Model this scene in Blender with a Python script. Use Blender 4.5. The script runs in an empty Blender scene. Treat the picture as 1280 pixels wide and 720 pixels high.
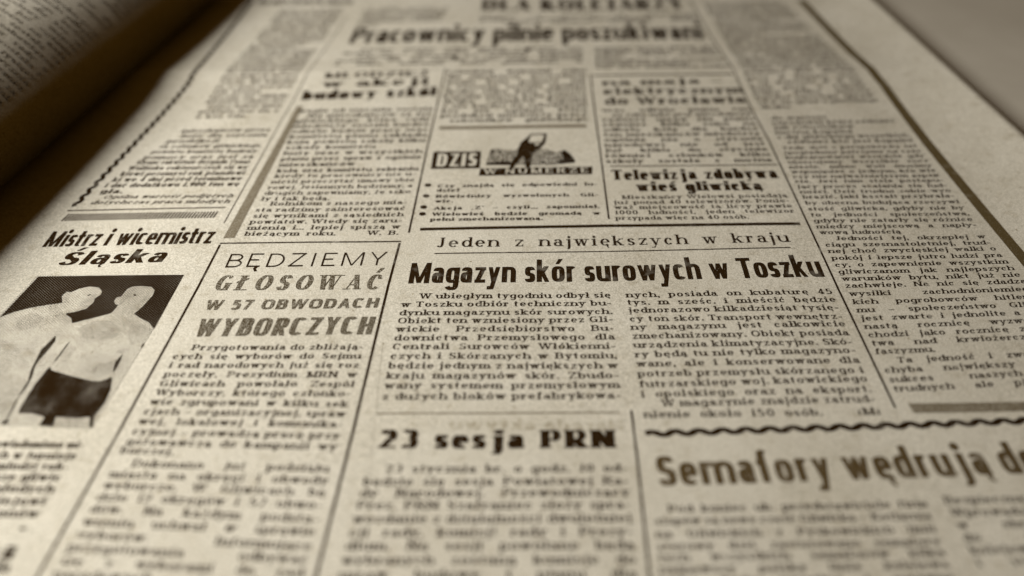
import bpy, math, random
import numpy as np

MM = 0.001
scene = bpy.context.scene

# ------------------------------------------------------------------ camera
CAM_H = 109.0                       # mm above the table
PITCH = math.radians(41.02)
cam_d = bpy.data.cameras.new('camera')
cam = bpy.data.objects.new('camera', cam_d)
scene.collection.objects.link(cam)
cam.location = (0, 0, CAM_H * MM)
cam.rotation_euler = (math.pi / 2 - PITCH, 0, 0)
cam_d.sensor_width = 36.0
cam_d.lens = 28.125
cam_d.clip_start = 0.002
cam_d.clip_end = 50.0
cam_d.dof.use_dof = True
cam_d.dof.focus_distance = 0.1695
cam_d.dof.aperture_fstop = 5.5
cam_d.dof.aperture_blades = 7
scene.camera = cam

# ------------------------------------------------------------------ light
world = bpy.data.worlds.new('World')
scene.world = world
world.use_nodes = True
bg = world.node_tree.nodes['Background']
bg.inputs['Color'].default_value = (1.0, 0.50, 0.08, 1)
bg.inputs['Strength'].default_value = 0.060

def area(name, loc, target, size, power, color):
    from mathutils import Vector
    d = bpy.data.lights.new(name, 'AREA')
    d.shape = 'RECTANGLE'; d.size, d.size_y = size
    d.energy = power; d.color = color
    o = bpy.data.objects.new(name, d)
    scene.collection.objects.link(o)
    o.location = loc
    o.rotation_euler = (Vector(target) - Vector(loc)).to_track_quat('-Z', 'Y').to_euler()
    return o
area('window_light', (-0.320, 0.070, 0.265), (-0.03, 0.12, 0.0), (0.125, 0.16), 2.85, (1.0, 0.985, 0.955))

scene.view_settings.view_transform = 'Standard'
scene.view_settings.look = 'None'
scene.view_settings.exposure = 0.0
scene.view_settings.gamma = 1.0
scene.render.engine = 'CYCLES'
scene.cycles.max_bounces = 6
scene.cycles.diffuse_bounces = 0

# ------------------------------------------------------------------ materials
def L(c):                                    # sRGB 0-255 -> linear
    return tuple(((v / 255) / 12.92 if v / 255 <= 0.04045 else ((v / 255 + 0.055) / 1.055) ** 2.4) for v in c) + (1,)

PAPER = (0.592, 0.556, 0.470, 1)
PAPER_DK = (0.50, 0.465, 0.37, 1)
INK = (0.0150, 0.0072, 0.0016, 1)

def newmat(name):
    m = bpy.data.materials.new(name); m.use_nodes = True
    nt = m.node_tree
    b = nt.nodes['Principled BSDF']
    b.inputs['Roughness'].default_value = 0.95
    b.inputs['Specular IOR Level'].default_value = 0.04
    return m, nt, b

def node(nt, t, **kw):
    n = nt.nodes.new(t)
    for k, v in kw.items():
        if k in n.inputs: n.inputs[k].default_value = v
        else: setattr(n, k, v)
    return n

def coords(nt, scale=(1, 1, 1), rot=(0, 0, 0)):
    tc = nt.nodes.new('ShaderNodeTexCoord')
    mp = nt.nodes.new('ShaderNodeMapping')
    mp.inputs['Scale'].default_value = scale
    mp.inputs['Rotation'].default_value = rot
    nt.links.new(tc.outputs['Object'], mp.inputs['Vector'])
    return mp.outputs['Vector']

def noise(nt, vec, scale, detail=2.0, rough=0.5):
    n = node(nt, 'ShaderNodeTexNoise', Scale=scale, Detail=detail, Roughness=rough)
    nt.links.new(vec, n.inputs['Vector'])
    return n.outputs['Fac']

def ramp(nt, fac, p0, p1, c0=(0, 0, 0, 1), c1=(1, 1, 1, 1)):
    r = nt.nodes.new('ShaderNodeValToRGB')
    r.color_ramp.elements[0].position = p0; r.color_ramp.elements[0].color = c0
    r.color_ramp.elements[1].position = p1; r.color_ramp.elements[1].color = c1
    nt.links.new(fac, r.inputs['Fac'])
    return r.outputs['Color']

def mix(nt, fac, a, b, mode='MIX'):
    n = nt.nodes.new('ShaderNodeMix'); n.data_type = 'RGBA'; n.blend_type = mode
    for sock, v in ((n.inputs[0], fac), (n.inputs[6], a), (n.inputs[7], b)):
        if isinstance(v, (int, float, tuple)): sock.default_value = v
        else: nt.links.new(v, sock)
    return n.outputs[2]

def bump(nt, b, h, strength, dist):
    n = node(nt, 'ShaderNodeBump', Strength=strength, Distance=dist)
    nt.links.new(h, n.inputs['Height'])
    nt.links.new(n.outputs['Normal'], b.inputs['Normal'])

def paper_colour(nt, vec):
    """newsprint: pulp grain, fibre flecks, cloudy yellowing, soft marks of the print on the back"""
    grain = ramp(nt, noise(nt, vec, 3600, 2, 0.6), 0.30, 0.70, (0.66, 0.66, 0.635, 1), (1.22, 1.22, 1.22, 1))
    fine = ramp(nt, noise(nt, vec, 1700, 2, 0.6), 0.30, 0.72, (0.90, 0.895, 0.88, 1), (1.07, 1.07, 1.07, 1))
    cloud = ramp(nt, noise(nt, vec, 48, 4, 0.6), 0.30, 0.75, (0.88, 0.865, 0.83, 1), (1.05, 1.05, 1.05, 1))
    back = ramp(nt, noise(nt, vec, 420, 2, 0.5), 0.56, 0.76, (1, 1, 1, 1), (0.84, 0.82, 0.78, 1))
    fleck = ramp(nt, noise(nt, vec, 1400, 1, 0.4), 0.735, 0.775, (1, 1, 1, 1), (0.5, 0.45, 0.36, 1))
    c = mix(nt, 1.0, PAPER, grain, 'MULTIPLY')
    for k in (fine, cloud, back, fleck): c = mix(nt, 1.0, c, k, 'MULTIPLY')
    return c

def mat_paper():
    m, nt, b = newmat('newsprint_paper')
    vec = coords(nt)
    nt.links.new(paper_colour(nt, vec), b.inputs['Base Color'])
    h = noise(nt, vec, 2600, 3, 0.65)
    h2 = noise(nt, vec, 90, 2, 0.5)
    cr = node(nt, 'ShaderNodeTexVoronoi', Scale=17.0); cr.feature = 'DISTANCE_TO_EDGE'
    wv = node(nt, 'ShaderNodeMix'); wv.data_type = 'VECTOR'; wv.inputs[0].default_value = 0.02
    nz = node(nt, 'ShaderNodeTexNoise', Scale=30.0, Detail=2.0); nt.links.new(vec, nz.inputs['Vector'])
    nt.links.new(vec, wv.inputs[4]); nt.links.new(nz.outputs['Color'], wv.inputs[5])
    nt.links.new(wv.outputs[1], cr.inputs['Vector'])
    line = ramp(nt, cr.outputs['Distance'], 0.0, 0.022, (0, 0, 0, 1), (1, 1, 1, 1))
    b2 = node(nt, 'ShaderNodeBump', Strength=0.30, Distance=0.0001); nt.links.new(line, b2.inputs['Height'])
    add = node(nt, 'ShaderNodeMath', operation='MULTIPLY_ADD')
    nt.links.new(h2, add.inputs[0]); add.inputs[1].default_value = 6.0
    nt.links.new(h, add.inputs[2])
    bump(nt, b, add.outputs[0], 0.55, 0.00005)
    nt.links.new(b2.outputs['Normal'], b.inputs['Normal'].links[0].from_node.inputs['Normal'])
    return m

def mat_ink(name, lo, hi, scale=2600, weak=0.0, base=INK, patch=(0.30, 0.42)):
    """printing ink: where the noise is low the paper shows through the worn ink"""
    m, nt, b = newmat(name)
    vec = coords(nt)
    cover = ramp(nt, noise(nt, vec, scale, 2, 0.6), lo, hi)
    pat = ramp(nt, noise(nt, vec, 260, 2, 0.5), patch[0], patch[1], (weak, weak, weak, 1), (1, 1, 1, 1))
    fac = mix(nt, 1.0, cover, pat, 'MULTIPLY')
    ink = mix(nt, noise(nt, vec, 2500, 2, 0.5), base, tuple(min(1, c * 1.8) for c in base[:3]) + (1,))
    nt.links.new(mix(nt, fac, paper_colour(nt, vec), ink), b.inputs['Base Color'])
    return m

def mat_halftone(name, tone, tscale, hatch=1.0, amp=0.8):
    """diagonal line-and-dot screen of a newspaper engraving; tone = share of ink"""
    m, nt, b = newmat(name)
    vec = coords(nt, rot=(0, 0, math.radians(40)))
    sep = nt.nodes.new('ShaderNodeSeparateXYZ'); nt.links.new(vec, sep.inputs[0])
    def sine(sock, k):
        a = node(nt, 'ShaderNodeMath', operation='MULTIPLY'); nt.links.new(sock, a.inputs[0]); a.inputs[1].default_value = 2 * math.pi / (0.41 * MM)
        s = node(nt, 'ShaderNodeMath', operation='SINE'); nt.links.new(a.outputs[0], s.inputs[0])
        d = node(nt, 'ShaderNodeMath', operation='MULTIPLY'); nt.links.new(s.outputs[0], d.inputs[0]); d.inputs[1].default_value = k
        return d.outputs[0]
    s = node(nt, 'ShaderNodeMath', operation='ADD')
    nt.links.new(sine(sep.outputs[0], 0.34), s.inputs[0]); nt.links.new(sine(sep.outputs[1], 0.10 * hatch), s.inputs[1])
    n = noise(nt, coords(nt), tscale, 3, 0.5)
    k = node(nt, 'ShaderNodeMath', operation='MULTIPLY_ADD'); nt.links.new(n, k.inputs[0]); k.inputs[1].default_value = amp; k.inputs[2].default_value = tone - amp / 2
    t = node(nt, 'ShaderNodeMath', operation='ADD'); nt.links.new(s.outputs[0], t.inputs[0]); nt.links.new(k.outputs[0], t.inputs[1])
    fac = ramp(nt, t.outputs[0], 0.42, 0.60)
    nt.links.new(mix(nt, fac, paper_colour(nt, coords(nt)), INK), b.inputs['Base Color'])
    return m

def mat_ghost():
    m, nt, b = newmat('print_showing_through')
    vec = coords(nt)
    k = ramp(nt, noise(nt, vec, 700, 2, 0.5), 0.35, 0.65, (0.66, 0.63, 0.57, 1), (0.93, 0.92, 0.90, 1))
    nt.links.new(mix(nt, 1.0, paper_colour(nt, vec), k, 'MULTIPLY'), b.inputs['Base Color'])
    return m

def mat_table():
    m, nt, b = newmat('table_paint')
    vec = coords(nt)
    c = ramp(nt, noise(nt, vec, 40, 4, 0.6), 0.3, 0.75, (0.48, 0.44, 0.36, 1), (0.54, 0.50, 0.415, 1))
    g = ramp(nt, noise(nt, vec, 2200, 2, 0.6), 0.3, 0.7, (0.93, 0.93, 0.92, 1), (1.05, 1.05, 1.05, 1))
    nt.links.new(mix(nt, 1.0, c, g, 'MULTIPLY'), b.inputs['Base Color'])
    b.inputs['Roughness'].default_value = 0.6
    bump(nt, b, noise(nt, vec, 700, 3, 0.6), 0.3, 0.00005)
    return m

M = dict(
    paper=mat_paper(), table=mat_table(),
    body=mat_ink('body_text_ink', 0.18, 0.34, 3300, 0.40, patch=(0.24, 0.34)),
    bold=mat_ink('headline_ink', 0.20, 0.34, 4200, 0.85),
    rule=mat_ink('rule_ink', 0.22, 0.36, 3600, 0.75),
    grey=mat_ink('stippled_ink', 0.24, 0.52, 5200, 0.95, (0.036, 0.025, 0.011, 1)),
    greybar=mat_ink('grey_bar_ink', 0.20, 0.54, 5200, 0.95, (0.085, 0.066, 0.038, 1)),
    dark_tone=mat_halftone('dark_halftone', 0.98, 90, 1.6, 0.25),
    mid_tone=mat_halftone('middle_halftone', 0.56, 700, 1.0, 0.7),
    crowd_tone=mat_halftone('rough_engraving', 0.60, 1100, 0.6, 1.9),
    skin_tone=mat_halftone('skin_halftone', 0.40, 160, 1.4, 0.5),
    light_tone=mat_halftone('light_halftone', 0.31, 160, 1.4, 0.55),
    shorts_tone=mat_halftone('shorts_halftone', 0.95, 230, 1.0, 0.6),
    brown=mat_ink('brown_headline_ink', 0.18, 0.40, 3600, 0.8, (0.055, 0.036, 0.014, 1)),
    rulebrown=mat_ink('brown_rule_ink', 0.12, 0.38, 4600, 0.9, (0.062, 0.044, 0.018, 1)),
    ghost=mat_ghost(),
    faint=mat_ink('faint_text_ink', 0.36, 0.60, 2600, 0.3),
)

# ------------------------------------------------------------------ the surface of the page (mm -> mm)
EDGE = (123.00192, -0.08805, 267.83509)          # right edge of the sheet: x at y, slope

CREASE_Y = 221.0
def surf(x, y):
    x = np.asarray(x, dtype=float); y = np.asarray(y, dtype=float)
    yc = CREASE_Y + 0.012 * x
    d = y - yc
    ridge = 2.0 * np.where(d < 0, np.exp(d / 11.0), np.exp(-d / 26.0) )
    xe = EDGE[0] + EDGE[1] * (y - EDGE[2])
    ridge = ridge * np.clip((xe - x) / 28.0, 0, 1)
    lift = 5.0 * np.clip(1 + (x - xe) / 30.0, 0, 1.5) ** 2
    wav = 0.10 * np.sin(x / 19.0 + y / 31.0) + 0.08 * np.sin(x / 11.0 - y / 23.0 + 2.0)
    return ridge + lift + wav


# ------------------------------------------------------------------ letter shapes, drawn stroke by stroke with an elliptical pen
STY = dict(
    #          V thick  H thin  S serif  e ext  cap   asc   W    tr   slant n
    dense=dict(V=.350, H=.185, S=.200, e=.17, C=1.42, W=1.14, t=.120, sl=0.0, n=2.2),
    body =dict(V=.295, H=.140, S=.185, e=.18, C=1.42, W=1.06, t=.150, sl=0.0, n=2.2),
    bold =dict(V=.430, H=.170, S=.190, e=.13, C=1.38, W=1.22, t=.125, sl=0.0, n=2.2),
    ital =dict(V=.310, H=.155, S=.180, e=.15, C=1.40, W=1.14, t=.125, sl=.20, n=2.2),
    condh=dict(V=.345, H=.225, S=0, e=0, C=1.33, W=.84, t=.075, sl=0.0, n=3.0),
    cond =dict(V=.310, H=.205, S=0, e=0, C=1.33, W=.80, t=.046, sl=0.0, n=3.2),
    wide =dict(V=.300, H=.095, S=.100, e=.15, C=1.45, W=1.20, t=.23, sl=0.0, n=2.0),
    fat  =dict(V=.690, H=.145, S=.135, e=.13, C=1.45, W=1.40, t=.12, sl=0.0, n=2.1),
    fatit=dict(V=.520, H=.160, S=.0, e=.0, C=1.35, W=1.5, t=.09, sl=.24, n=2.1),
    light=dict(V=.115, H=.100, S=0, e=0, C=1.0, W=1.02, t=.17, sl=0.0, n=2.0),
    roman=dict(V=.290, H=.060, S=.060, e=.10, C=1.0, W=.80, t=.17, sl=.12, n=2.0),
    slab =dict(V=.330, H=.200, S=0, e=0, C=1.0, W=.95, t=.085, sl=.06, n=3.0),
    heavy=dict(V=.250, H=.150, S=0, e=0, C=1.0, W=.58, t=.055, sl=.05, n=3.4),
    block=dict(V=.220, H=.130, S=.0, e=.0, C=1.0, W=.52, t=.07, sl=0.0, n=3.6),
    caps =dict(V=.210, H=.110, S=.10, e=.07, C=1.0, W=.9, t=.22, sl=.0, n=2.2),
)
ASC = 1.45
# glyph: width, list of strokes.  v x y0 y1 serifs | h y x0 x1 | d x0 y0 x1 y1 weight | c cx cy rx ry a0 a1 | o x y | s serif x y
G = {}
def g(ch, w, *ops): G[ch] = (w, ops)
Bb, Tt, Ff = 'b', 't', 'f'
g('a', .92, ('c', .45, .70, .40, .30, 165, 0), ('v', .87, 0, .7, 'r'), ('c', .42, .29, .42, .29, 60, 300), ('h', .58, .42, .87), ('h', 0, .42, .8))
g('b', 1.0, ('v', 0, 0, ASC, 'f'), ('c', .5, .5, .5, .5, 0, 360))
g('c', .90, ('c', .5, .5, .5, .5, 42, 318), ('k', .82, .76))
g('d', 1.0, ('v', 1, 0, ASC, 'fr'), ('c', .5, .5, .5, .5, 0, 360))
g('e', .95, ('c', .5, .5, .5, .5, 0, 318), ('h', .50, .08, .98))
g('f', .68, ('v', .32, 0, 1.12, 'b'), ('c', .75, 1.12, .43, .33, 180, 55), ('h', .97, -.12, .85), ('k', .97, 1.32))
g('g', 1.0, ('c', .5, .5, .5, .5, 0, 360), ('v', 1, -.12, 1, ''), ('c', .5, -.12, .5, .33, 0, -155))
g('h', 1.05, ('v', 0, 0, ASC, 'fb'), ('c', .5, .58, .5, .42, 178, 0), ('v', 1, 0, .6, 'b'))
g('i', .46, ('v', .5, 0, 1, 'fb'), ('o', .5, 1.30))
g('j', .42, ('v', .75, -.12, 1, 'f'), ('c', .2, -.12, .55, .33, 0, -120), ('o', .75, 1.30))
g('k', 1.02, ('v', 0, 0, ASC, 'fb'), ('d', .08, .40, .86, 1, 0), ('d', .92, 0, .34, .62, 1), ('s', .92, 0), ('s', .86, 1))
g('l', .46, ('v', .5, 0, ASC, 'fb'))
g('m', 1.55, ('v', 0, 0, 1, 'fb'), ('c', .25, .60, .25, .40, 178, 0), ('v', .5, 0, .80, 'b'), ('h', .90, .36, .64), ('c', .75, .60, .25, .40, 178, 0), ('v', 1, 0, .62, 'b'))
g('n', 1.05, ('v', 0, 0, 1, 'fb'), ('c', .5, .58, .5, .42, 178, 0), ('v', 1, 0, .6, 'b'))
g('o', .98, ('c', .5, .5, .5, .5, 0, 360))
g('p', 1.0, ('v', 0, -.42, 1, 'fb'), ('c', .5, .5, .5, .5, 0, 360))
g('q', 1.0, ('v', 1, -.42, 1, 'b'), ('c', .5, .5, .5, .5, 0, 360))
g('r', .72, ('v', .1, 0, 1, 'fb'), ('c', .72, .62, .62, .38, 178, 55), ('k', .95, .84))
g('s', .80, ('c', .5, .745, .44, .255, 12, 268), ('c', .5, .245, .46, .245, 92, -168), ('w', .16, .70, .84, .32))
g('t', .66, ('v', .34, .22, 1.30, ''), ('c', .72, .30, .38, .30, 182, 310), ('h', .97, -.12, .97))
g('u', 1.05, ('v', 0, .4, 1, 'f'), ('c', .5, .42, .5, .42, 180, 358), ('v', 1, 0, 1, 'fr'))
g('v', .98, ('d', .02, 1, .5, 0, 1), ('d', .5, 0, .98, 1, 0), ('s', .02, 1), ('s', .98, 1))
g('w', 1.40, ('d', .02, 1, .27, 0, 1), ('d', .27, 0, .5, 1, 0), ('d', .5, 1, .74, 0, 1), ('d', .74, 0, .98, 1, 0), ('s', .02, 1), ('s', .5, 1), ('s', .98, 1))
g('x', .98, ('d', .02, 1, .98, 0, 1), ('d', .02, 0, .98, 1, 0), ('s', .02, 1), ('s', .98, 1), ('s', .02, 0), ('s', .98, 0))
g('y', .98, ('d', .02, 1, .5, 0, 1), ('d', .24, -.42, .98, 1, 0), ('h', -.42, 0, .3), ('s', .02, 1), ('s', .98, 1))
g('z', .86, ('h', 1, .03, .97), ('h', 0, .03, .97), ('d', .03, .04, .97, .96, 2))
for a, b_, op in (('ą', 'a', 'q'), ('ę', 'e', 'q'), ('ć', 'c', '/'), ('ń', 'n', '/'), ('ó', 'o', '/'), ('ś', 's', '/'), ('ź', 'z', '/'), ('ż', 'z', '.')):
    G[a] = (G[b_][0], G[b_][1] + ((op,),))
G['ł'] = (.50, G['l'][1] + (('x',),))
g('A', 1.12, ('d', .0, 0, .5, 1, 0), ('d', .5, 1, 1, 0, 1), ('h', .30, .2, .8), ('s', 0, 0), ('s', 1, 0))
g('B', 1.0, ('v', .05, 0, 1, 'bt'), ('c', .52, .76, .40, .24, 90, -90), ('c', .55, .26, .45, .26, 90, -90), ('h', 1, .05, .52), ('h', .52, .05, .55), ('h', 0, .05, .55))
g('C', 1.05, ('c', .5, .5, .5, .5, 45, 315), ('k', .88, .78))
g('D', 1.1, ('v', .05, 0, 1, 'bt'), ('c', .45, .5, .55, .5, 90, -90), ('h', 1, .05, .45), ('h', 0, .05, .45))
g('E', .92, ('v', .05, 0, 1, 'bt'), ('h', 1, .05, .95), ('h', .52, .05, .78), ('h', 0, .05, .98))
g('F', .88, ('v', .05, 0, 1, 'bt'), ('h', 1, .05, .97), ('h', .52, .05, .78))
g('G', 1.12, ('c', .5, .5, .5, .5, 45, 318), ('v', .88, 0, .48, ''), ('h', .46, .58, 1.0))
g('H', 1.12, ('v', .05, 0, 1, 'bt'), ('v', .95, 0, 1, 'bt'), ('h', .52, .05, .95))
g('I', .44, ('v', .5, 0, 1, 'bt'))
g('J', .66, ('v', .75, .25, 1, 't'), ('c', .35, .25, .4, .25, 0, -150))
g('K', 1.1, ('v', .05, 0, 1, 'bt'), ('d', .10, .38, .92, 1, 0), ('d', .98, 0, .38, .64, 1), ('s', .98, 0), ('s', .92, 1))
g('L', .88, ('v', .05, 0, 1, 'bt'), ('h', 0, .05, .97))
g('M', 1.35, ('v', .05, 0, 1, 'bt'), ('v', .95, 0, 1, 'bt'), ('d', .07, 1, .5, .02, 1), ('d', .5, .02, .93, 1, 0))
g('N', 1.15, ('v', .05, 0, 1, 'bt'), ('v', .95, 0, 1, 'bt'), ('d', .05, 1, .95, 0, 1))
g('O', 1.15, ('c', .5, .5, .5, .5, 0, 360))
g('P', .98, ('v', .05, 0, 1, 'bt'), ('c', .52, .72, .45, .28, 90, -90), ('h', 1, .05, .52), ('h', .44, .05, .52))
g('R', 1.05, ('v', .05, 0, 1, 'bt'), ('c', .50, .74, .42, .26, 90, -90), ('h', 1, .05, .50), ('h', .48, .05, .50), ('d', 1.0, 0, .48, .5, 1), ('s', .98, 0))
g('S', .92, ('c', .5, .745, .44, .255, 12, 268), ('c', .5, .255, .46, .255, 92, -168), ('w', .14, .72, .86, .30))
g('T', 1.0, ('v', .5, 0, 1, 'b'), ('h', 1, .0, 1.0))
g('U', 1.1, ('v', .05, .4, 1, 't'), ('c', .5, .42, .45, .42, 180, 360), ('v', .95, .4, 1, 't'))
g('V', 1.1, ('d', .0, 1, .5, 0, 1), ('d', .5, 0, 1, 1, 0), ('s', .0, 1), ('s', 1, 1))
g('W', 1.6, ('d', .0, 1, .27, 0, 1), ('d', .27, 0, .5, 1, 0), ('d', .5, 1, .76, 0, 1), ('d', .76, 0, 1, 1, 0), ('s', .0, 1), ('s', .5, 1), ('s', 1, 1))
g('Y', 1.08, ('v', .5, 0, .5, 'b'), ('d', .0, 1, .5, .42, 1), ('d', .5, .42, 1, 1, 0), ('s', .0, 1), ('s', 1, 1))
g('X', 1.08, ('d', .02, 1, .98, 0, 1), ('d', .02, 0, .98, 1, 0))
g('Z', 1.0, ('h', 1, .03, .97), ('h', 0, .03, .97), ('d', .03, .03, .97, .97, 2))
for a, b_, op in (('Ę', 'E', 'q'), ('Ć', 'C', '/'), ('Ś', 'S', '/'), ('Ó', 'O', '/'), ('Ż', 'Z', '.'), ('Ł', 'L', 'x')):
    G[a] = (G[b_][0], G[b_][1] + ((op,),))
g('0', .85, ('c', .5, .5, .5, .5, 0, 360))
g('1', .50, ('v', .55, 0, 1, 'b'), ('d', .1, .78, .55, 1, 0))
g('2', .85, ('c', .5, .71, .46, .29, 160, -35), ('d', .05, .04, .88, .55, 2), ('h', 0, .03, .97))
g('3', .85, ('c', .45, .75, .45, .25, 150, -88), ('c', .48, .26, .50, .26, 88, -150))
g('4', .88, ('v', .70, 0, 1, 'b'), ('d', .02, .3, .70, 1, 0), ('h', .27, .02, 1))
g('5', .85, ('v', .12, .5, 1, ''), ('h', 1, .12, .9), ('c', .45, .31, .5, .31, 130, -150))
g('6', .85, ('c', .5, .3, .48, .3, 0, 360), ('c', .72, .45, .70, .55, 90, 190))
g('7', .85, ('h', 1, .02, .98), ('d', .25, 0, .95, .97, 1))
g('8', .85, ('c', .5, .76, .42, .24, 0, 360), ('c', .5, .27, .5, .27, 0, 360))
g('9', .85, ('c', .5, .7, .48, .3, 0, 360), ('c', .28, .55, .70, .55, 0, -90))
g('.', .22, ('o', .5, .10)); g(',', .22, ('o', .5, .10), ('D', .65, .08, .3, -.24))
g(':', .22, ('o', .5, .10), ('o', .5, .85)); g('-', .62, ('h', .46, .0, 1), ('h', .50, .0, 1)); g('–', .95, ('h', .46, .0, 1)); g('—', .95, ('h', .46, .0, 1))
g('(', .40, ('c', 1.0, .5, .9, .75, 130, 230)); g(')', .40, ('c', 0., .5, .9, .75, 50, -50))
g('„', .5, ('D', .3, .16, .1, -.2), ('D', .8, .16, .6, -.2)); g('”', .5, ('D', .3, 1.4, .1, 1.05), ('D', .8, 1.4, .6, 1.05))
g('?', .75, ('c', .45, 1.05, .42, .38, 170, -60), ('v', .5, .35, .72, ''), ('o', .5, .10))
CAPS = set('ABCDEFGHIJKLMNOPRSTUVWXYZĘĆŚÓŻŁ0123456789')

_cache = {}
def glyph(style, ch, seg=10):
    """-> (advance, verts Nx3 (x, y, layer), quads Mx4) with the x-height = 1"""
    key = (style, ch)
    if key in _cache: return _cache[key]
    s = STY[style]; w0, ops = G.get(ch, G['o'])
    V, H, S, e, n = s['V'], s['H'], s['S'], s['e'], s['n']
    cap = ch in CAPS
    hh = s['C'] if cap else 1.0
    W = w0 * s['W'] * (1.0 if not cap else (1.0 if s['C'] == 1.0 else s['C'] * .84))
    if S == 0 and ch in 'Mmw': W *= 1.10 if ch != 'm' else 1.20
    if ch in 'jtfr': W = max(W, V * 1.75)
    if W < V * 1.25: W = V * 1.0001
    vs, fs = [], []
    lay = [0]
    def mx(x): return V / 2 + x * (W - V)
    def my(y):
        if cap: return H / 2 + y * (hh - H)
        if y > 1: return y - H / 2
        if y < 0: return y + H / 2
        return H / 2 + y * (1 - H)
    def quad(p):
        b = len(vs); z = lay[0]; lay[0] += 1
        for x, y in p: vs.append((x, y, z))
        fs.append((b, b + 1, b + 2, b + 3))
    def rect(x0, y0, x1, y1): quad(((x0, y0), (x1, y0), (x1, y1), (x0, y1)))
    def strip(L_, R_):
        b = len(vs); z = lay[0]; lay[0] += 1
        for l, r in zip(L_, R_): vs.append((l[0], l[1], z)); vs.append((r[0], r[1], z))
        for i in range(len(L_) - 1): fs.append((b + 2 * i, b + 2 * i + 1, b + 2 * i + 3, b + 2 * i + 2))
    def dot(x, y, rx, ry):
        P_ = [(x + rx * math.cos(a * math.pi / 4), y + ry * math.sin(a * math.pi / 4)) for a in range(8)]
        quad([P_[0], P_[1], P_[2], P_[3]]); lay[0] -= 1
        quad([P_[0], P_[3], P_[4], P_[7]]); lay[0] -= 1
        quad([P_[4], P_[5], P_[6], P_[7]])
    for op in ops:
        k = op[0]
        if k == 'v':
            x, y0, y1, fl = mx(op[1]), op[2], op[3], op[4]
            Y0, Y1 = y0 * hh, y1 * hh
            rect(x - V / 2, Y0, x + V / 2, Y1)
            if S:
                if 'b' in fl: rect(x - V / 2 - e, Y0, x + V / 2 + e, Y0 + S)
                if 'r' in fl: rect(x, Y0, x + V / 2 + e * 1.3, Y0 + S)
                if 't' in fl: rect(x - V / 2 - e, Y1 - S, x + V / 2 + e, Y1)
                if 'f' in fl: quad(((x - V / 2 - e * 1.2, Y1 - S * 1.1), (x, Y1 - S), (x, Y1), (x - V / 2 - e * 1.2, Y1 - S * .25)))
        elif k == 'h':
            y = my(op[1]); x0, x1 = mx(op[2]), mx(op[3])
            ext = V / 2 if (op[2] <= .06 or op[3] >= .94) else 0
            if op[2] <= .03: x0 -= V / 2 * .9
            if op[3] >= .94: x1 += V / 2 * .9
            rect(x0, y - H / 2, x1, y + H / 2)
            if S and ch in 'EFLTZz' and op[3] >= .94:          # beak of an arm
                yy = op[1] * hh
                if op[1] < .5: rect(x1 - H * .9, yy, x1, yy + .30 * hh)
                else: rect(x1 - H * .9, yy - .28 * hh, x1, yy)
            if S and ch in 'TZz' and op[1] > .5:
                yy = op[1] * hh; rect(x0, yy - .28 * hh, x0 + H * .9, yy)
        elif k in 'dD':
            x0, y0, x1, y1 = mx(op[1]), op[2] * hh, mx(op[3]), op[4] * hh
            wt = op[5] if k == 'd' else 1
            thick = {0: ((V * .72 if ch in 'MNW' else H * .45 + V * .5) if S == 0 else H * 1.05), 1: V * (.78 if S == 0 else .92), 2: (V * .85 if S == 0 else V * .62)}[wt]
            if k == 'D': thick = V * .7
            dx, dy = x1 - x0, y1 - y0; Ln = math.hypot(dx, dy)
            hw = min(thick / 2 * Ln / max(abs(dy), 1e-3), thick * 1.2)
            quad(((x0 - hw, y0), (x0 + hw, y0), (x1 + hw, y1), (x1 - hw, y1)))
        elif k == 'w':
            if V > H * 1.45:
                x0, y0, x1, y1 = mx(op[1]), op[2] * hh, mx(op[3]), op[4] * hh
                hw = V * .33
                quad(((x0 - .02, y0 - hw), (x0 + .06, y0 + hw * .7), (x1 + .02, y1 + hw), (x1 - .06, y1 - hw * .7)))
        elif k == 'c':
            cx, cy, rx, ry, a0, a1 = op[1:]
            N = max(4, int(seg * abs(a1 - a0) / 180))
            Lp, Rp = [], []
            for i in range(N + 1):
                a = math.radians(a0 + (a1 - a0) * i / N)
                def pt(a):
                    c, s_ = math.cos(a), math.sin(a)
                    q = 2.0 / n
                    return (mx(cx + rx * math.copysign(abs(c) ** q, c)), my(cy + ry * math.copysign(abs(s_) ** q, s_)))
                X, Y = pt(a)
                ca, sa = math.cos(a), math.sin(a)
                q = 2.0 / n
                nx, ny = math.copysign(abs(ca) ** (2 - q), ca) / max(rx * (W - V), .02), math.copysign(abs(sa) ** (2 - q), sa) / max(ry * hh, .02)
                l = math.hypot(nx, ny) or 1; nx /= l; ny /= l
                hw = math.hypot(V / 2 * nx, H / 2 * ny)
                Lp.append((X + nx * hw, Y + ny * hw)); Rp.append((X - nx * hw, Y - ny * hw))
            strip(Lp, Rp)
        elif k == 'o':
            r = max(V * .60, .12); dot(mx(op[1]), op[2] * hh if not cap else op[2], r * 1.05, min(r, .20))
        elif k == 'k':
            if S: dot(mx(op[1]), my(op[2]) if op[2] <= 1 else op[2] - H, V * .50, H * 1.05)
        elif k == 's':
            if S:
                x, y = mx(op[1]), op[2] * hh
                y0 = y if op[2] < .5 else y - S
                rect(x - V * .45 - e, y0, x + V * .45 + e, y0 + S)
        elif k == 'q':
            x = W * .80
            quad(((x - .10, .03), (x + .12, .06), (x - .02, -.14), (x - .20, -.12))); quad(((x - .20, -.12), (x - .02, -.14), (x + .14, -.30), (x - .04, -.34)))
        elif k == '/':
            x = W * .5; y = hh + .14; a = max(V * .55, .1)
            quad(((x - a * .9, y), (x + a * .35, y), (x + a * 1.8, y + .34), (x + a * .3, y + .34)))
        elif k == '.':
            r = max(V * .55, .11); dot(W * .5, hh + .30, r, r)
        elif k == 'x':
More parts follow.
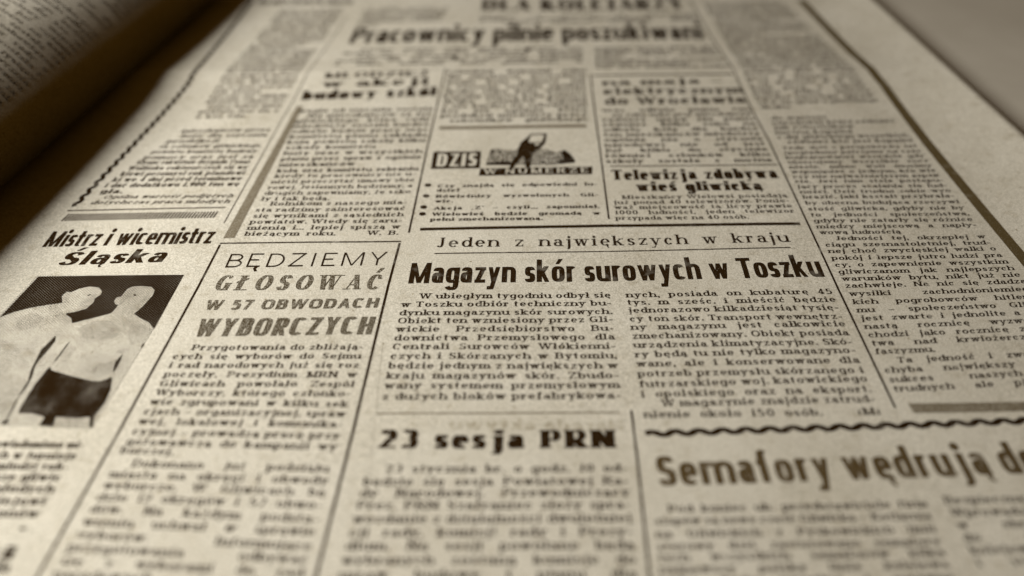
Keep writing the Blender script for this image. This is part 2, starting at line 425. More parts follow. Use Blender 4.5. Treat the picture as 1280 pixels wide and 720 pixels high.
            x = W / 2 if not cap else mx(.05)
            t = max(H, .12)
            quad(((x - V * .5 - .13, hh * .46), (x + V * .5 + .17, hh * .46 + .26), (x + V * .5 + .17, hh * .46 + .26 + t), (x - V * .5 - .13, hh * .46 + t)))
    A = np.array(vs, dtype=np.float64)
    if s['sl']: A[:, 0] += A[:, 1] * s['sl']
    _cache[key] = (W + s['t'] * 2 * (.8 if ch in '.,' else 1), A, np.array(fs, dtype=np.int32), s['t'])
    return _cache[key]

class Ink:
    """collects strokes lying on the page; build() links them as ONE mesh object"""
    def __init__(self): self.v = []; self.f = []; self.n = 0
    def add(self, V_, F_):
        self.v.append(V_); self.f.append(F_ + self.n); self.n += len(V_)
    def build(self, name, mat, parent, place=None, lift=0.05, label=None):
        V_ = np.vstack(self.v); F_ = np.vstack(self.f)
        co = (place or on_page)(V_[:, 0], V_[:, 1], lift + 0.0012 * V_[:, 2])
        me = bpy.data.meshes.new(name)
        me.vertices.add(len(co)); me.vertices.foreach_set('co', (co * MM).ravel())
        me.loops.add(F_.size); me.loops.foreach_set('vertex_index', F_.ravel())
        me.polygons.add(len(F_)); me.polygons.foreach_set('loop_start', np.arange(0, F_.size, 4, dtype=np.int32))
        me.polygons.foreach_set('loop_total', np.full(len(F_), 4, dtype=np.int32))
        me.update(calc_edges=True)
        me.materials.append(mat)
        o = bpy.data.objects.new(name, me); scene.collection.objects.link(o)
        o.parent = parent
        if label: o['label'] = label
        return o

def on_page(x, y, h):
    return np.stack([x, y, surf(x, y) + h], axis=1)

rng = random.Random(7)
def set_line(ink, style, text, p0, p1, up, xh, mode='justify', jitter=.012):
    """one line of type from p0 to p1 (mm); mode: justify | fit | left | centre"""
    p0 = np.array(p0); p1 = np.array(p1); up = np.array(up)
    e = p1 - p0; width = float(np.hypot(*e)); e = e / width
    text = text.rstrip()
    sp = dict(cond=.44, condh=.40, wide=1.5, fat=1.0, dense=.85).get(style, .62 * max(STY[style]['W'], .9))
    adv = [sp if c == ' ' else glyph(style, c)[0] for c in text]
    nat = sum(adv) * xh; ns = text.count(' ')
    sx = xh; extra = 0.0; off = 0.0
    if mode == 'fit': sx = xh * width / nat
    elif mode == 'justify':
        if nat > width or ns == 0: sx = xh * min(width / nat, 1.25) if nat > width * .72 else xh
        else:
            sx = xh * min(width / nat, 1.05)
            extra = (width - nat * sx / xh) / ns
    elif mode == 'centre': off = max(0, (width - nat) / 2); sx = xh * min(1, width / nat)
    else: sx = xh * min(1, width / nat)
    x = off
    for c, a in zip(text, adv):
        if c == ' ': x += a * sx + extra; continue
        _, A, F, t = glyph(style, c)
        gx = x + (A[:, 0] + t) * sx
        gy = A[:, 1] * xh + rng.uniform(-jitter, jitter) * xh
        P_ = p0[None] + gx[:, None] * e[None] + gy[:, None] * up[None]
        ink.add(np.column_stack([P_, A[:, 2]]), F)
        x += a * sx

def path_strip(ink, pts, half, layer=0, step=1.5):
    """a printed rule: pts (mm) widened by half (number or list), cut fine enough to follow the page"""
    P_ = []; Hs = []
    hl = half if isinstance(half, (list, tuple)) else [half] * len(pts)
    for (a, b, h0, h1) in zip(pts[:-1], pts[1:], hl[:-1], hl[1:]):
        a = np.array(a); b = np.array(b); n = max(1, int(np.hypot(*(b - a)) / step))
        for i in range(n): P_.append(a + (b - a) * i / n); Hs.append(h0 + (h1 - h0) * i / n)
    P_.append(np.array(pts[-1])); Hs.append(hl[-1])
    P_ = np.array(P_); Hs = np.array(Hs)
    T = np.gradient(P_, axis=0); T /= np.hypot(T[:, 0], T[:, 1])[:, None]
    N = np.column_stack([-T[:, 1], T[:, 0]])
    V_ = np.empty((len(P_) * 2, 3)); V_[0::2, :2] = P_ - N * Hs[:, None]; V_[1::2, :2] = P_ + N * Hs[:, None]; V_[:, 2] = layer
    i = np.arange(len(P_) - 1) * 2
    ink.add(V_, np.column_stack([i, i + 2, i + 3, i + 1]))

def fill_quad(ink, q, layer=0, nu=8, nv=8):
    """quad q = tl, tr, br, bl (mm) as a fine grid"""
    tl, tr, br, bl = [np.array(p) for p in q]
    u, v = np.meshgrid(np.linspace(0, 1, nu + 1), np.linspace(0, 1, nv + 1))
    u = u.ravel()[:, None]; v = v.ravel()[:, None]
    P_ = (tl * (1 - u) + tr * u) * (1 - v) + (bl * (1 - u) + br * u) * v
    j, i = np.meshgrid(np.arange(nv), np.arange(nu), indexing='ij')
    a = (j * (nu + 1) + i).ravel()
    ink.add(np.column_stack([P_, np.full(len(P_), layer)]), np.column_stack([a, a + nu + 1, a + nu + 2, a + 1]))

def poly(name, pts, mat, parent, lift, label=None):
    """a printed shape with any outline"""
    import bmesh
    bm = bmesh.new()
    bm.faces.new([bm.verts.new((x, y, 0)) for x, y in pts])
    bmesh.ops.triangulate(bm, faces=bm.faces[:])
    xs = [p[0] for p in pts]; ys = [p[1] for p in pts]
    for lo, hi, ax in ((min(xs), max(xs), 0), (min(ys), max(ys), 1)):       # cut along a 3 mm grid so the print follows the paper
        k = math.ceil(lo / 3.0)
        while k * 3.0 < hi:
            co = [0, 0, 0]; no = [0, 0, 0]; co[ax] = k * 3.0 + .011; no[ax] = 1
            bmesh.ops.bisect_plane(bm, geom=bm.verts[:] + bm.edges[:] + bm.faces[:], plane_co=co, plane_no=no)
            k += 1
    for v in bm.verts:
        v.co.z = float(surf(v.co.x, v.co.y)) + lift; v.co *= MM
    for f in bm.faces:
        if f.normal.z < 0: f.normal_flip()
    me = bpy.data.meshes.new(name); bm.to_mesh(me); bm.free()
    me.materials.append(mat)
    o = bpy.data.objects.new(name, me); scene.collection.objects.link(o); o.parent = parent
    if label: o['label'] = label
    return o

def empty(name, loc, label, cat):
    o = bpy.data.objects.new(name, None); scene.collection.objects.link(o)
    o.location = loc; o['label'] = label; o['category'] = cat; o.empty_display_size = .02
    return o

def sheet(name, place, us, vs_, mat, parent, thick):
    """a paper sheet: grid over (u, v) with a real thickness"""
    nu, nv = len(us), len(vs_)
    U, V_ = np.meshgrid(us, vs_); U = U.ravel(); V_ = V_.ravel()
    top = place(U, V_, np.zeros(len(U))); bot = place(U, V_, np.full(len(U), -thick))
    co = np.vstack([top, bot]) * MM
    j, i = np.meshgrid(np.arange(nv - 1), np.arange(nu - 1), indexing='ij'); a = (j * nu + i).ravel(); N = nu * nv
    F = [np.column_stack([a, a + 1, a + nu + 1, a + nu]), np.column_stack([a + N, a + nu + N, a + nu + 1 + N, a + 1 + N])]
    b = np.concatenate([np.arange(nu), np.arange(1, nv) * nu + nu - 1, np.arange(nu - 2, -1, -1) + (nv - 1) * nu, np.arange(nv - 2, 0, -1) * nu])
    c = np.roll(b, -1); F.append(np.column_stack([b, b + N, c + N, c]))
    F = np.vstack(F)
    me = bpy.data.meshes.new(name)
    me.vertices.add(len(co)); me.vertices.foreach_set('co', co.ravel())
    me.loops.add(F.size); me.loops.foreach_set('vertex_index', F.ravel().astype(np.int32))
    me.polygons.add(len(F)); me.polygons.foreach_set('loop_start', np.arange(0, F.size, 4, dtype=np.int32))
    me.polygons.foreach_set('loop_total', np.full(len(F), 4, dtype=np.int32))
    me.update(calc_edges=True)
    me.polygons.foreach_set('use_smooth', np.ones(len(F), dtype=bool))
    me.materials.append(mat)
    o = bpy.data.objects.new(name, me); scene.collection.objects.link(o); o.parent = parent
    return o

# ------------------------------------------------------------------ what is printed where (mm on the page)
BLOCKS = [('text_block', None, 'dense', 'body', [(21, -80.32, 269.998, -58.037, 271.636, 0.0912, 0.9958, 1.272, 'justify'), (21, -80.558, 267.348, -58.287, 268.958, 0.0912, 0.9958, 1.272, 'justify'), (21, -80.796, 264.698, -58.537, 266.279, 0.0912, 0.9958, 1.272, 'justify'), (21, -81.034, 262.047, -58.787, 263.601, 0.0912, 0.9958, 1.272, 'justify'), (21, -81.272, 259.397, -59.037, 260.923, 0.0912, 0.9958, 1.272, 'justify'), (21, -79.954, 256.852, -59.287, 258.244, 0.0912, 0.9958, 1.272, 'justify'), (14, -81.748, 254.097, -59.537, 255.566, 0.0912, 0.9958, 1.272, 'left'), (16, -81.986, 251.447, -59.787, 252.888, 0.0912, 0.9958, 1.272, 'left'), (21, -82.224, 248.797, -60.038, 250.209, 0.0912, 0.9958, 1.272, 'justify'), (21, -82.462, 246.146, -60.288, 247.531, 0.0912, 0.9958, 1.272, 'justify'), (21, -81.148, 243.591, -60.538, 244.852, 0.0912, 0.9958, 1.272, 'justify'), (8, -82.938, 240.846, -60.788, 242.174, 0.0912, 0.9958, 1.272, 'left'), (11, -83.176, 238.196, -61.038, 239.496, 0.0912, 0.9958, 1.272, 'left'), (21, -83.414, 235.546, -61.288, 236.817, 0.0912, 0.9958, 1.272, 'justify'), (21, -83.652, 232.896, -61.538, 234.139, 0.0912, 0.9958, 1.272, 'justify'), (21, -83.889, 230.245, -61.788, 231.461, 0.0912, 0.9958, 1.272, 'justify'), (21, -84.127, 227.595, -62.038, 228.782, 0.0912, 0.9958, 1.272, 'justify'), (21, -84.365, 224.945, -62.288, 226.104, 0.0912, 0.9958, 1.272, 'justify'), (21, -84.603, 222.295, -62.538, 223.426, 0.0912, 0.9958, 1.272, 'justify'), (21, -84.841, 219.645, -62.788, 220.747, 0.0912, 0.9958, 1.272, 'justify'), (14, -85.079, 216.994, -63.038, 218.069, 0.0912, 0.9958, 1.272, 'left'), (21, -85.317, 214.344, -63.289, 215.39, 0.0912, 0.9958, 1.272, 'justify'), (21, -85.555, 211.694, -63.539, 212.712, 0.0912, 0.9958, 1.272, 'justify'), (8, -85.793, 209.044, -63.789, 210.034, 0.0912, 0.9958, 1.272, 'left'), (21, -86.031, 206.394, -64.039, 207.355, 0.0912, 0.9958, 1.272, 'justify'), (21, -86.269, 203.744, -64.289, 204.677, 0.0912, 0.9958, 1.272, 'justify'), (21, -84.969, 201.157, -64.539, 201.999, 0.0912, 0.9958, 1.272, 'justify'), (21, -86.745, 198.443, -64.789, 199.32, 0.0912, 0.9958, 1.272, 'justify'), (9, -86.983, 195.793, -65.039, 196.642, 0.0912, 0.9958, 1.272, 'left')]), ('text_block', None, 'dense', 'body', [(20, -88.597, 188.255, -64.84, 188.982, 0.2448, 0.9696, 1.272, 'justify'), (20, -87.981, 185.699, -65.075, 186.263, 0.2448, 0.9696, 1.272, 'justify'), (6, -90.813, 183.058, -65.309, 183.543, 0.2448, 0.9696, 1.272, 'left'), (20, -91.921, 180.46, -65.544, 180.824, 0.2448, 0.9696, 1.272, 'justify'), (20, -93.029, 177.861, -65.778, 178.104, 0.2448, 0.9696, 1.272, 'justify'), (20, -94.137, 175.263, -66.013, 175.385, 0.2448, 0.9696, 1.272, 'justify')]), ('text_block', None, 'bold', 'body', [('Słynni zakwitnie Brygada Fynar', -95.316, 172.838, -66.219, 172.925, 0.1846, 0.9828, 1.3325, 'justify'), ('Wolińska cukierniczych się wy', -96.326, 170.182, -66.275, 170.325, 0.1846, 0.9828, 1.3325, 'justify'), ('kiewi przemysł rok plandowi', -97.314, 167.576, -66.33, 167.775, 0.1846, 0.9828, 1.3325, 'justify'), ('ki we 4 dni przed terminowe', -98.284, 165.02, -66.384, 165.275, 0.1846, 0.9828, 1.3325, 'justify'), ('i dać dodatkowo 1.900 ton wę', -99.234, 162.512, -66.438, 162.823, 0.1846, 0.9828, 1.3325, 'justify'), ('gla.', -99.407, 159.961, -66.927, 160.249, 0.1846, 0.9828, 1.3325, 'left')]), ('text_block', None, 'body', 'body', [('Ogólna wartość podjętych', -97.788, 157.769, -66.69, 157.893, 0.4472, 0.8944, 1.1934, 'justify'), ('dotychczas praca młodych', -99.937, 155.49, -66.836, 155.582, 0.4472, 0.8944, 1.1934, 'justify')]), ('headline', 'headline Mistrz i wicemistrz in narrow bold type', 'cond', 'bold', [('Mistrz i wicemistrz', -104.051, 139.198, -66.631, 140.181, 0.0264, 0.9997, 4.3053, 'fit')]), ('headline', 'headline Śląska in very fat slanting type', 'fatit', 'bold', [('Śląska', -98.234, 132.729, -74.971, 133.708, 0.0264, 0.9997, 3.2896, 'fit')]),
 ('headline', None, 'bold', 'bold', [('MŁODZIEŻ', -55.346, 217.266, -24.003, 218.472, 0.0264, 0.9997, 1.8638, 'fit')]), ('headline', None, 'bold', 'bold', [('w akcji', -55.5, 212.492, -23.946, 214.237, 0.0264, 0.9997, 2.4531, 'fit')]), ('headline', None, 'fat', 'bold', [('budowy szkół', -60.015, 205.798, -21.695, 208.35, 0.0264, 0.9997, 3.3007, 'fit')]), ('text_block', None, 'dense', 'body', [(23, -59.315, 198.798, -22.039, 200.394, 0.0113, 0.9999, 1.272, 'justify'), (23, -56.656, 196.175, -22.164, 197.657, 0.0113, 0.9999, 1.272, 'justify'), (23, -59.189, 193.328, -22.289, 194.921, 0.0113, 0.9999, 1.272, 'justify'), (23, -59.126, 190.593, -22.414, 192.184, 0.0113, 0.9999, 1.272, 'justify'), (23, -59.063, 187.858, -22.539, 189.447, 0.0113, 0.9999, 1.272, 'justify'), (23, -59.0, 185.123, -22.664, 186.71, 0.0113, 0.9999, 1.272, 'justify'), (23, -58.938, 182.388, -22.788, 183.974, 0.0113, 0.9999, 1.272, 'justify'), (18, -58.875, 179.653, -22.913, 181.237, 0.0113, 0.9999, 1.272, 'left'), (23, -58.812, 176.918, -23.038, 178.5, 0.0113, 0.9999, 1.272, 'justify'), (23, -58.749, 174.183, -23.163, 175.763, 0.0113, 0.9999, 1.272, 'justify'), (7, -58.686, 171.448, -23.288, 173.027, 0.0113, 0.9999, 1.272, 'left'), (23, -58.623, 168.713, -23.413, 170.29, 0.0113, 0.9999, 1.272, 'justify')]), ('text_block', None, 'body', 'body', [('kiedy to pracownicy nie u-', -58.694, 166.377, -23.799, 167.922, 0.0687, 0.9976, 1.1332, 'justify'), ('nieśli przeczytać umowy zbio', -58.958, 163.862, -24.002, 165.283, 0.0687, 0.9976, 1.1332, 'justify'), ('rowej. Jesiennych będziemy, a', -59.217, 161.396, -24.2, 162.694, 0.0687, 0.9976, 1.1332, 'justify'), ('drugich zapewniamy, że szko', -59.471, 158.978, -24.393, 160.153, 0.0687, 0.9976, 1.1332, 'justify'), ('ły i tak będą.', -59.721, 156.606, -24.583, 157.659, 0.0687, 0.9976, 1.1332, 'left'), ('Rolnikom z naszego mia-', -57.153, 154.577, -24.766, 155.665, 0.0687, 0.9976, 1.1332, 'justify'), ('sta radzimy zainteresować', -60.024, 152.077, -24.928, 153.15, 0.0687, 0.9976, 1.1332, 'justify'), ('się wynikami z sąsiednich', -60.079, 149.721, -25.087, 150.684, 0.0687, 0.9976, 1.1332, 'justify'), ('powiatów. Wtedy się zaru-', -60.134, 147.409, -25.242, 148.266, 0.0687, 0.9976, 1.1332, 'justify'), ('mienią i... lepiej spiszą w', -60.188, 145.142, -25.394, 145.894, 0.0687, 0.9976, 1.1332, 'justify'), ('bieżącym roku.     W. B.', -60.241, 142.918, -25.543, 143.568, 0.0687, 0.9976, 1.1332, 'justify')]), ('text_block', None, 'dense', 'body', [(23, -19.361, 219.667, 21.991, 220.304, 0.034, 0.9994, 1.272, 'justify'), (23, -19.408, 217.102, 21.862, 217.704, 0.034, 0.9994, 1.272, 'justify'), (23, -19.455, 214.536, 21.733, 215.104, 0.034, 0.9994, 1.272, 'justify'), (23, -19.502, 211.971, 21.604, 212.504, 0.034, 0.9994, 1.272, 'justify'), (23, -19.549, 209.405, 21.475, 209.904, 0.034, 0.9994, 1.272, 'justify'), (23, -19.596, 206.84, 21.346, 207.304, 0.034, 0.9994, 1.272, 'justify'), (23, -19.642, 204.275, 21.218, 204.704, 0.034, 0.9994, 1.272, 'justify'), (23, -19.689, 201.709, 21.089, 202.104, 0.034, 0.9994, 1.272, 'justify'), (23, -19.736, 199.144, 20.96, 199.504, 0.034, 0.9994, 1.272, 'justify'), (23, -19.783, 196.578, 20.831, 196.904, 0.034, 0.9994, 1.272, 'justify'), (23, -16.993, 194.033, 20.702, 194.304, 0.034, 0.9994, 1.272, 'justify')]), ('lettering', 'pale word DZIŚ on a black box', 'block', 'paper', [('DZIŚ', -19.529, 171.906, -8.661, 172.089, 0.0264, 0.9997, 5.992, 'fit')]), ('lettering', 'pale words W NUMERZE on a black band', 'caps', 'paper', [('W NUMERZE', -7.546, 168.33, 19.492, 168.861, 0.0264, 0.9997, 2.264, 'fit')]),
 ('text_block', 'list of items in bold type beside the bullets', 'bold', 'body', [('Czy znajdą się odpowiedni lu-', -18.262, 162.584, 20.832, 163.245, 0.031, 0.9995, 0.9353, 'justify'), ('dzie?', -18.32, 160.686, 20.667, 161.197, 0.031, 0.9995, 0.9353, 'left'), ('Rówieśnicy wyzwolonych Gli-', -18.328, 158.139, 20.657, 158.682, 0.031, 0.9995, 0.9353, 'justify'), ('wic.', -18.372, 156.137, 20.497, 156.704, 0.031, 0.9995, 0.9353, 'left'), ('Akcja „Z” — czyli... zapomniał.', -18.53, 153.192, 20.65, 153.955, 0.031, 0.9995, 0.9353, 'justify'), ('Wielowieś będzie gromadą w', -18.72, 150.789, 20.613, 151.263, 0.031, 0.9995, 0.9353, 'justify'), ('pełni zmechanizowaną.', -18.931, 148.744, 20.642, 149.396, 0.031, 0.9995, 0.9353, 'left')]), ('headline', 'headline Pracownicy pilnie poszukiwani, far and blurred', 'cond', 'bold', [('Pracownicy pilnie poszukiwani', -52.395, 242.896, 62.167, 246.254, 0.0264, 0.9997, 9.6699, 'fit')]), ('headline', None, 'fat', 'bold', [('DLA KOLEJARZY', -11.003, 270.197, 60.292, 272.016, 0.0264, 0.9997, 7.1159, 'fit')]), ('headline', None, 'bold', 'bold', [('Do mieszkańców miasta', -88.887, 275.835, -56.036, 276.672, 0.0264, 0.9997, 3.7693, 'fit')]), ('text_block', None, 'dense', 'body', [(17, -49.094, 271.629, -22.1, 271.699, 0.0934, 0.9956, 1.272, 'justify'), (17, -51.213, 268.848, -22.523, 269.036, 0.0934, 0.9956, 1.272, 'justify'), (17, -51.3, 266.072, -22.946, 266.374, 0.0934, 0.9956, 1.272, 'justify'), (17, -51.388, 263.295, -23.368, 263.711, 0.0934, 0.9956, 1.272, 'justify'), (17, -51.475, 260.519, -23.791, 261.049, 0.0934, 0.9956, 1.272, 'justify'), (7, -51.562, 257.743, -24.214, 258.386, 0.0934, 0.9956, 1.272, 'left')]), ('text_block', None, 'dense', 'body', [(34, -10.81, 263.838, 62.623, 266.36, 0.0162, 0.9999, 1.272, 'justify'), (34, -11.003, 261.428, 62.738, 263.946, 0.0162, 0.9999, 1.272, 'justify'), (34, -11.195, 259.019, 62.852, 261.531, 0.0162, 0.9999, 1.272, 'justify')]), ('text_block', None, 'dense', 'body', [(38, -47.203, 236.899, 22.046, 238.174, 0.079, 0.9969, 1.272, 'justify'), (38, -52.727, 233.967, 21.917, 235.455, 0.079, 0.9969, 1.272, 'justify'), (38, -47.801, 231.244, 21.788, 232.736, 0.079, 0.9969, 1.272, 'justify'), (38, -53.35, 228.296, 21.66, 230.016, 0.079, 0.9969, 1.272, 'justify'), (38, -53.662, 225.46, 21.531, 227.297, 0.079, 0.9969, 1.272, 'justify')]), ('text_block', None, 'dense', 'body', [(23, 25.998, 237.497, 63.617, 239.224, -0.0171, 0.9999, 1.272, 'justify'), (23, 25.827, 234.948, 63.874, 236.71, -0.0171, 0.9999, 1.272, 'justify'), (23, 25.656, 232.399, 64.132, 234.197, -0.0171, 0.9999, 1.272, 'justify'), (7, 25.485, 229.85, 64.39, 231.683, -0.0171, 0.9999, 1.272, 'left'), (23, 25.314, 227.302, 64.647, 229.17, -0.0171, 0.9999, 1.272, 'justify'), (14, 25.143, 224.753, 64.905, 226.656, -0.0171, 0.9999, 1.272, 'left'), (23, 24.972, 222.204, 65.162, 224.143, -0.0171, 0.9999, 1.272, 'justify')]), ('headline', None, 'bold', 'bold', [('na maja —', 25.955, 213.325, 61.817, 215.193, 0.0264, 0.9997, 2.0725, 'fit')]), ('headline', None, 'bold', 'bold', [('elektrycznym', 25.79, 208.367, 66.835, 210.064, 0.0264, 0.9997, 2.5894, 'fit')]), ('headline', None, 'bold', 'bold', [('do Wrocławia', 25.791, 202.918, 66.352, 204.568, 0.0264, 0.9997, 2.7648, 'fit')]),
 ('text_block', None, 'dense', 'body', [(23, 24.797, 199.011, 66.336, 200.385, 0.0264, 0.9997, 1.272, 'justify'), (23, 27.597, 196.527, 66.312, 197.747, 0.0264, 0.9997, 1.272, 'justify'), (23, 24.569, 193.858, 66.289, 195.109, 0.0264, 0.9997, 1.272, 'justify'), (23, 24.455, 191.282, 66.265, 192.472, 0.0264, 0.9997, 1.272, 'justify'), (23, 24.341, 188.706, 66.242, 189.834, 0.0264, 0.9997, 1.272, 'justify'), (23, 24.226, 186.13, 66.218, 187.196, 0.0264, 0.9997, 1.272, 'justify'), (23, 24.112, 183.553, 66.195, 184.558, 0.0264, 0.9997, 1.272, 'justify'), (23, 23.998, 180.977, 66.172, 181.92, 0.0264, 0.9997, 1.272, 'justify'), (23, 23.884, 178.401, 66.148, 179.283, 0.0264, 0.9997, 1.272, 'justify'), (23, 23.77, 175.824, 66.124, 176.645, 0.0264, 0.9997, 1.272, 'justify'), (23, 23.656, 173.248, 66.101, 174.007, 0.0264, 0.9997, 1.272, 'justify')]), ('headline', 'headline Telewizja zdobywa in bold type', 'fat', 'bold', [('Telewizja zdobywa', 24.369, 165.686, 65.809, 166.439, 0.0264, 0.9997, 3.0717, 'fit')]), ('headline', 'headline wieś gliwicką in bold type', 'fat', 'bold', [('wieś gliwicką', 29.903, 160.876, 60.814, 161.182, 0.0264, 0.9997, 2.7255, 'fit')]), ('text_block', None, 'body', 'body', [('Mieszkańcy Wielowsi posiadają', 26.082, 157.562, 65.801, 158.109, 0.0262, 0.9997, 1.058, 'justify'), ('już ponad 40 telewizorów. Ponie-', 23.922, 155.464, 65.804, 155.946, 0.0262, 0.9997, 1.058, 'justify'), ('waż miejscowość ta liczy prawie', 23.853, 153.428, 65.807, 153.821, 0.0262, 0.9997, 1.058, 'justify'), ('1000 ludności, jeden telewizor', 23.786, 151.424, 65.811, 151.733, 0.0262, 0.9997, 1.058, 'justify'), ('przypada więc na 40 osób.', 23.761, 149.245, 65.589, 149.524, 0.0262, 0.9997, 1.058, 'left')]), ('text_block', None, 'ital', 'body', [(13, 67.028, 275.603, 95.314, 277.007, -0.0718, 0.9974, 1.272, 'left'), (21, 67.106, 272.948, 95.62, 274.337, -0.0718, 0.9974, 1.272, 'justify'), (21, 67.184, 270.292, 95.925, 271.667, -0.0718, 0.9974, 1.272, 'justify'), (21, 67.261, 267.637, 96.231, 268.997, -0.0718, 0.9974, 1.272, 'justify'), (21, 67.339, 264.982, 96.536, 266.327, -0.0718, 0.9974, 1.272, 'justify'), (21, 69.477, 262.42, 96.842, 263.657, -0.0718, 0.9974, 1.272, 'justify'), (12, 67.495, 259.671, 97.147, 260.987, -0.0718, 0.9974, 1.272, 'left'), (21, 67.573, 257.016, 97.453, 258.317, -0.0718, 0.9974, 1.272, 'justify'), (21, 67.651, 254.361, 97.759, 255.647, -0.0718, 0.9974, 1.272, 'justify'), (21, 67.728, 251.706, 98.064, 252.977, -0.0718, 0.9974, 1.272, 'justify'), (9, 67.806, 249.05, 98.37, 250.307, -0.0718, 0.9974, 1.272, 'left'), (21, 67.884, 246.395, 98.675, 247.637, -0.0718, 0.9974, 1.272, 'justify'), (21, 67.962, 243.74, 98.981, 244.967, -0.0718, 0.9974, 1.272, 'justify'), (21, 68.04, 241.085, 99.286, 242.297, -0.0718, 0.9974, 1.272, 'justify'), (21, 68.118, 238.43, 99.592, 239.628, -0.0718, 0.9974, 1.272, 'justify'), (21, 68.195, 235.774, 99.898, 236.958, -0.0718, 0.9974, 1.272, 'justify'), (21, 68.273, 233.119, 100.203, 234.288, -0.0718, 0.9974, 1.272, 'justify'), (21, 68.351, 230.464, 100.509, 231.618, -0.0718, 0.9974, 1.272, 'justify'), (21, 68.429, 227.808, 100.814, 228.948, -0.0718, 0.9974, 1.272, 'justify'), (21, 68.507, 225.153, 101.12, 226.278, -0.0718, 0.9974, 1.272, 'justify'), (21, 68.584, 222.498, 101.425, 223.608, -0.0718, 0.9974, 1.272, 'justify'), (21, 68.662, 219.843, 101.731, 220.938, -0.0718, 0.9974, 1.272, 'justify'), (21, 68.74, 217.188, 102.037, 218.268, -0.0718, 0.9974, 1.272, 'justify'), (21, 68.818, 214.532, 102.342, 215.598, -0.0718, 0.9974, 1.272, 'justify'), (21, 68.896, 211.877, 102.648, 212.928, -0.0718, 0.9974, 1.272, 'justify'), (21, 68.974, 209.222, 102.953, 210.258, -0.0718, 0.9974, 1.272, 'justify'), (21, 69.051, 206.567, 103.259, 207.588, -0.0718, 0.9974, 1.272, 'justify'), (21, 69.129, 203.911, 103.564, 204.918, -0.0718, 0.9974, 1.272, 'justify'), (6, 69.207, 201.256, 103.87, 202.248, -0.0718, 0.9974, 1.272, 'left')]),
 ('text_block', None, 'ital', 'body', [(13, 70.638, 195.143, 104.015, 196.241, -0.0217, 0.9998, 1.272, 'left'), (21, 70.447, 192.636, 104.314, 193.756, -0.0217, 0.9998, 1.272, 'justify'), (7, 70.257, 190.129, 104.613, 191.272, -0.0217, 0.9998, 1.272, 'left'), (15, 70.066, 187.623, 104.911, 188.787, -0.0217, 0.9998, 1.272, 'left'), (21, 69.876, 185.116, 105.21, 186.303, -0.0217, 0.9998, 1.272, 'justify'), (21, 72.193, 182.694, 105.509, 183.818, -0.0217, 0.9998, 1.272, 'justify')]),
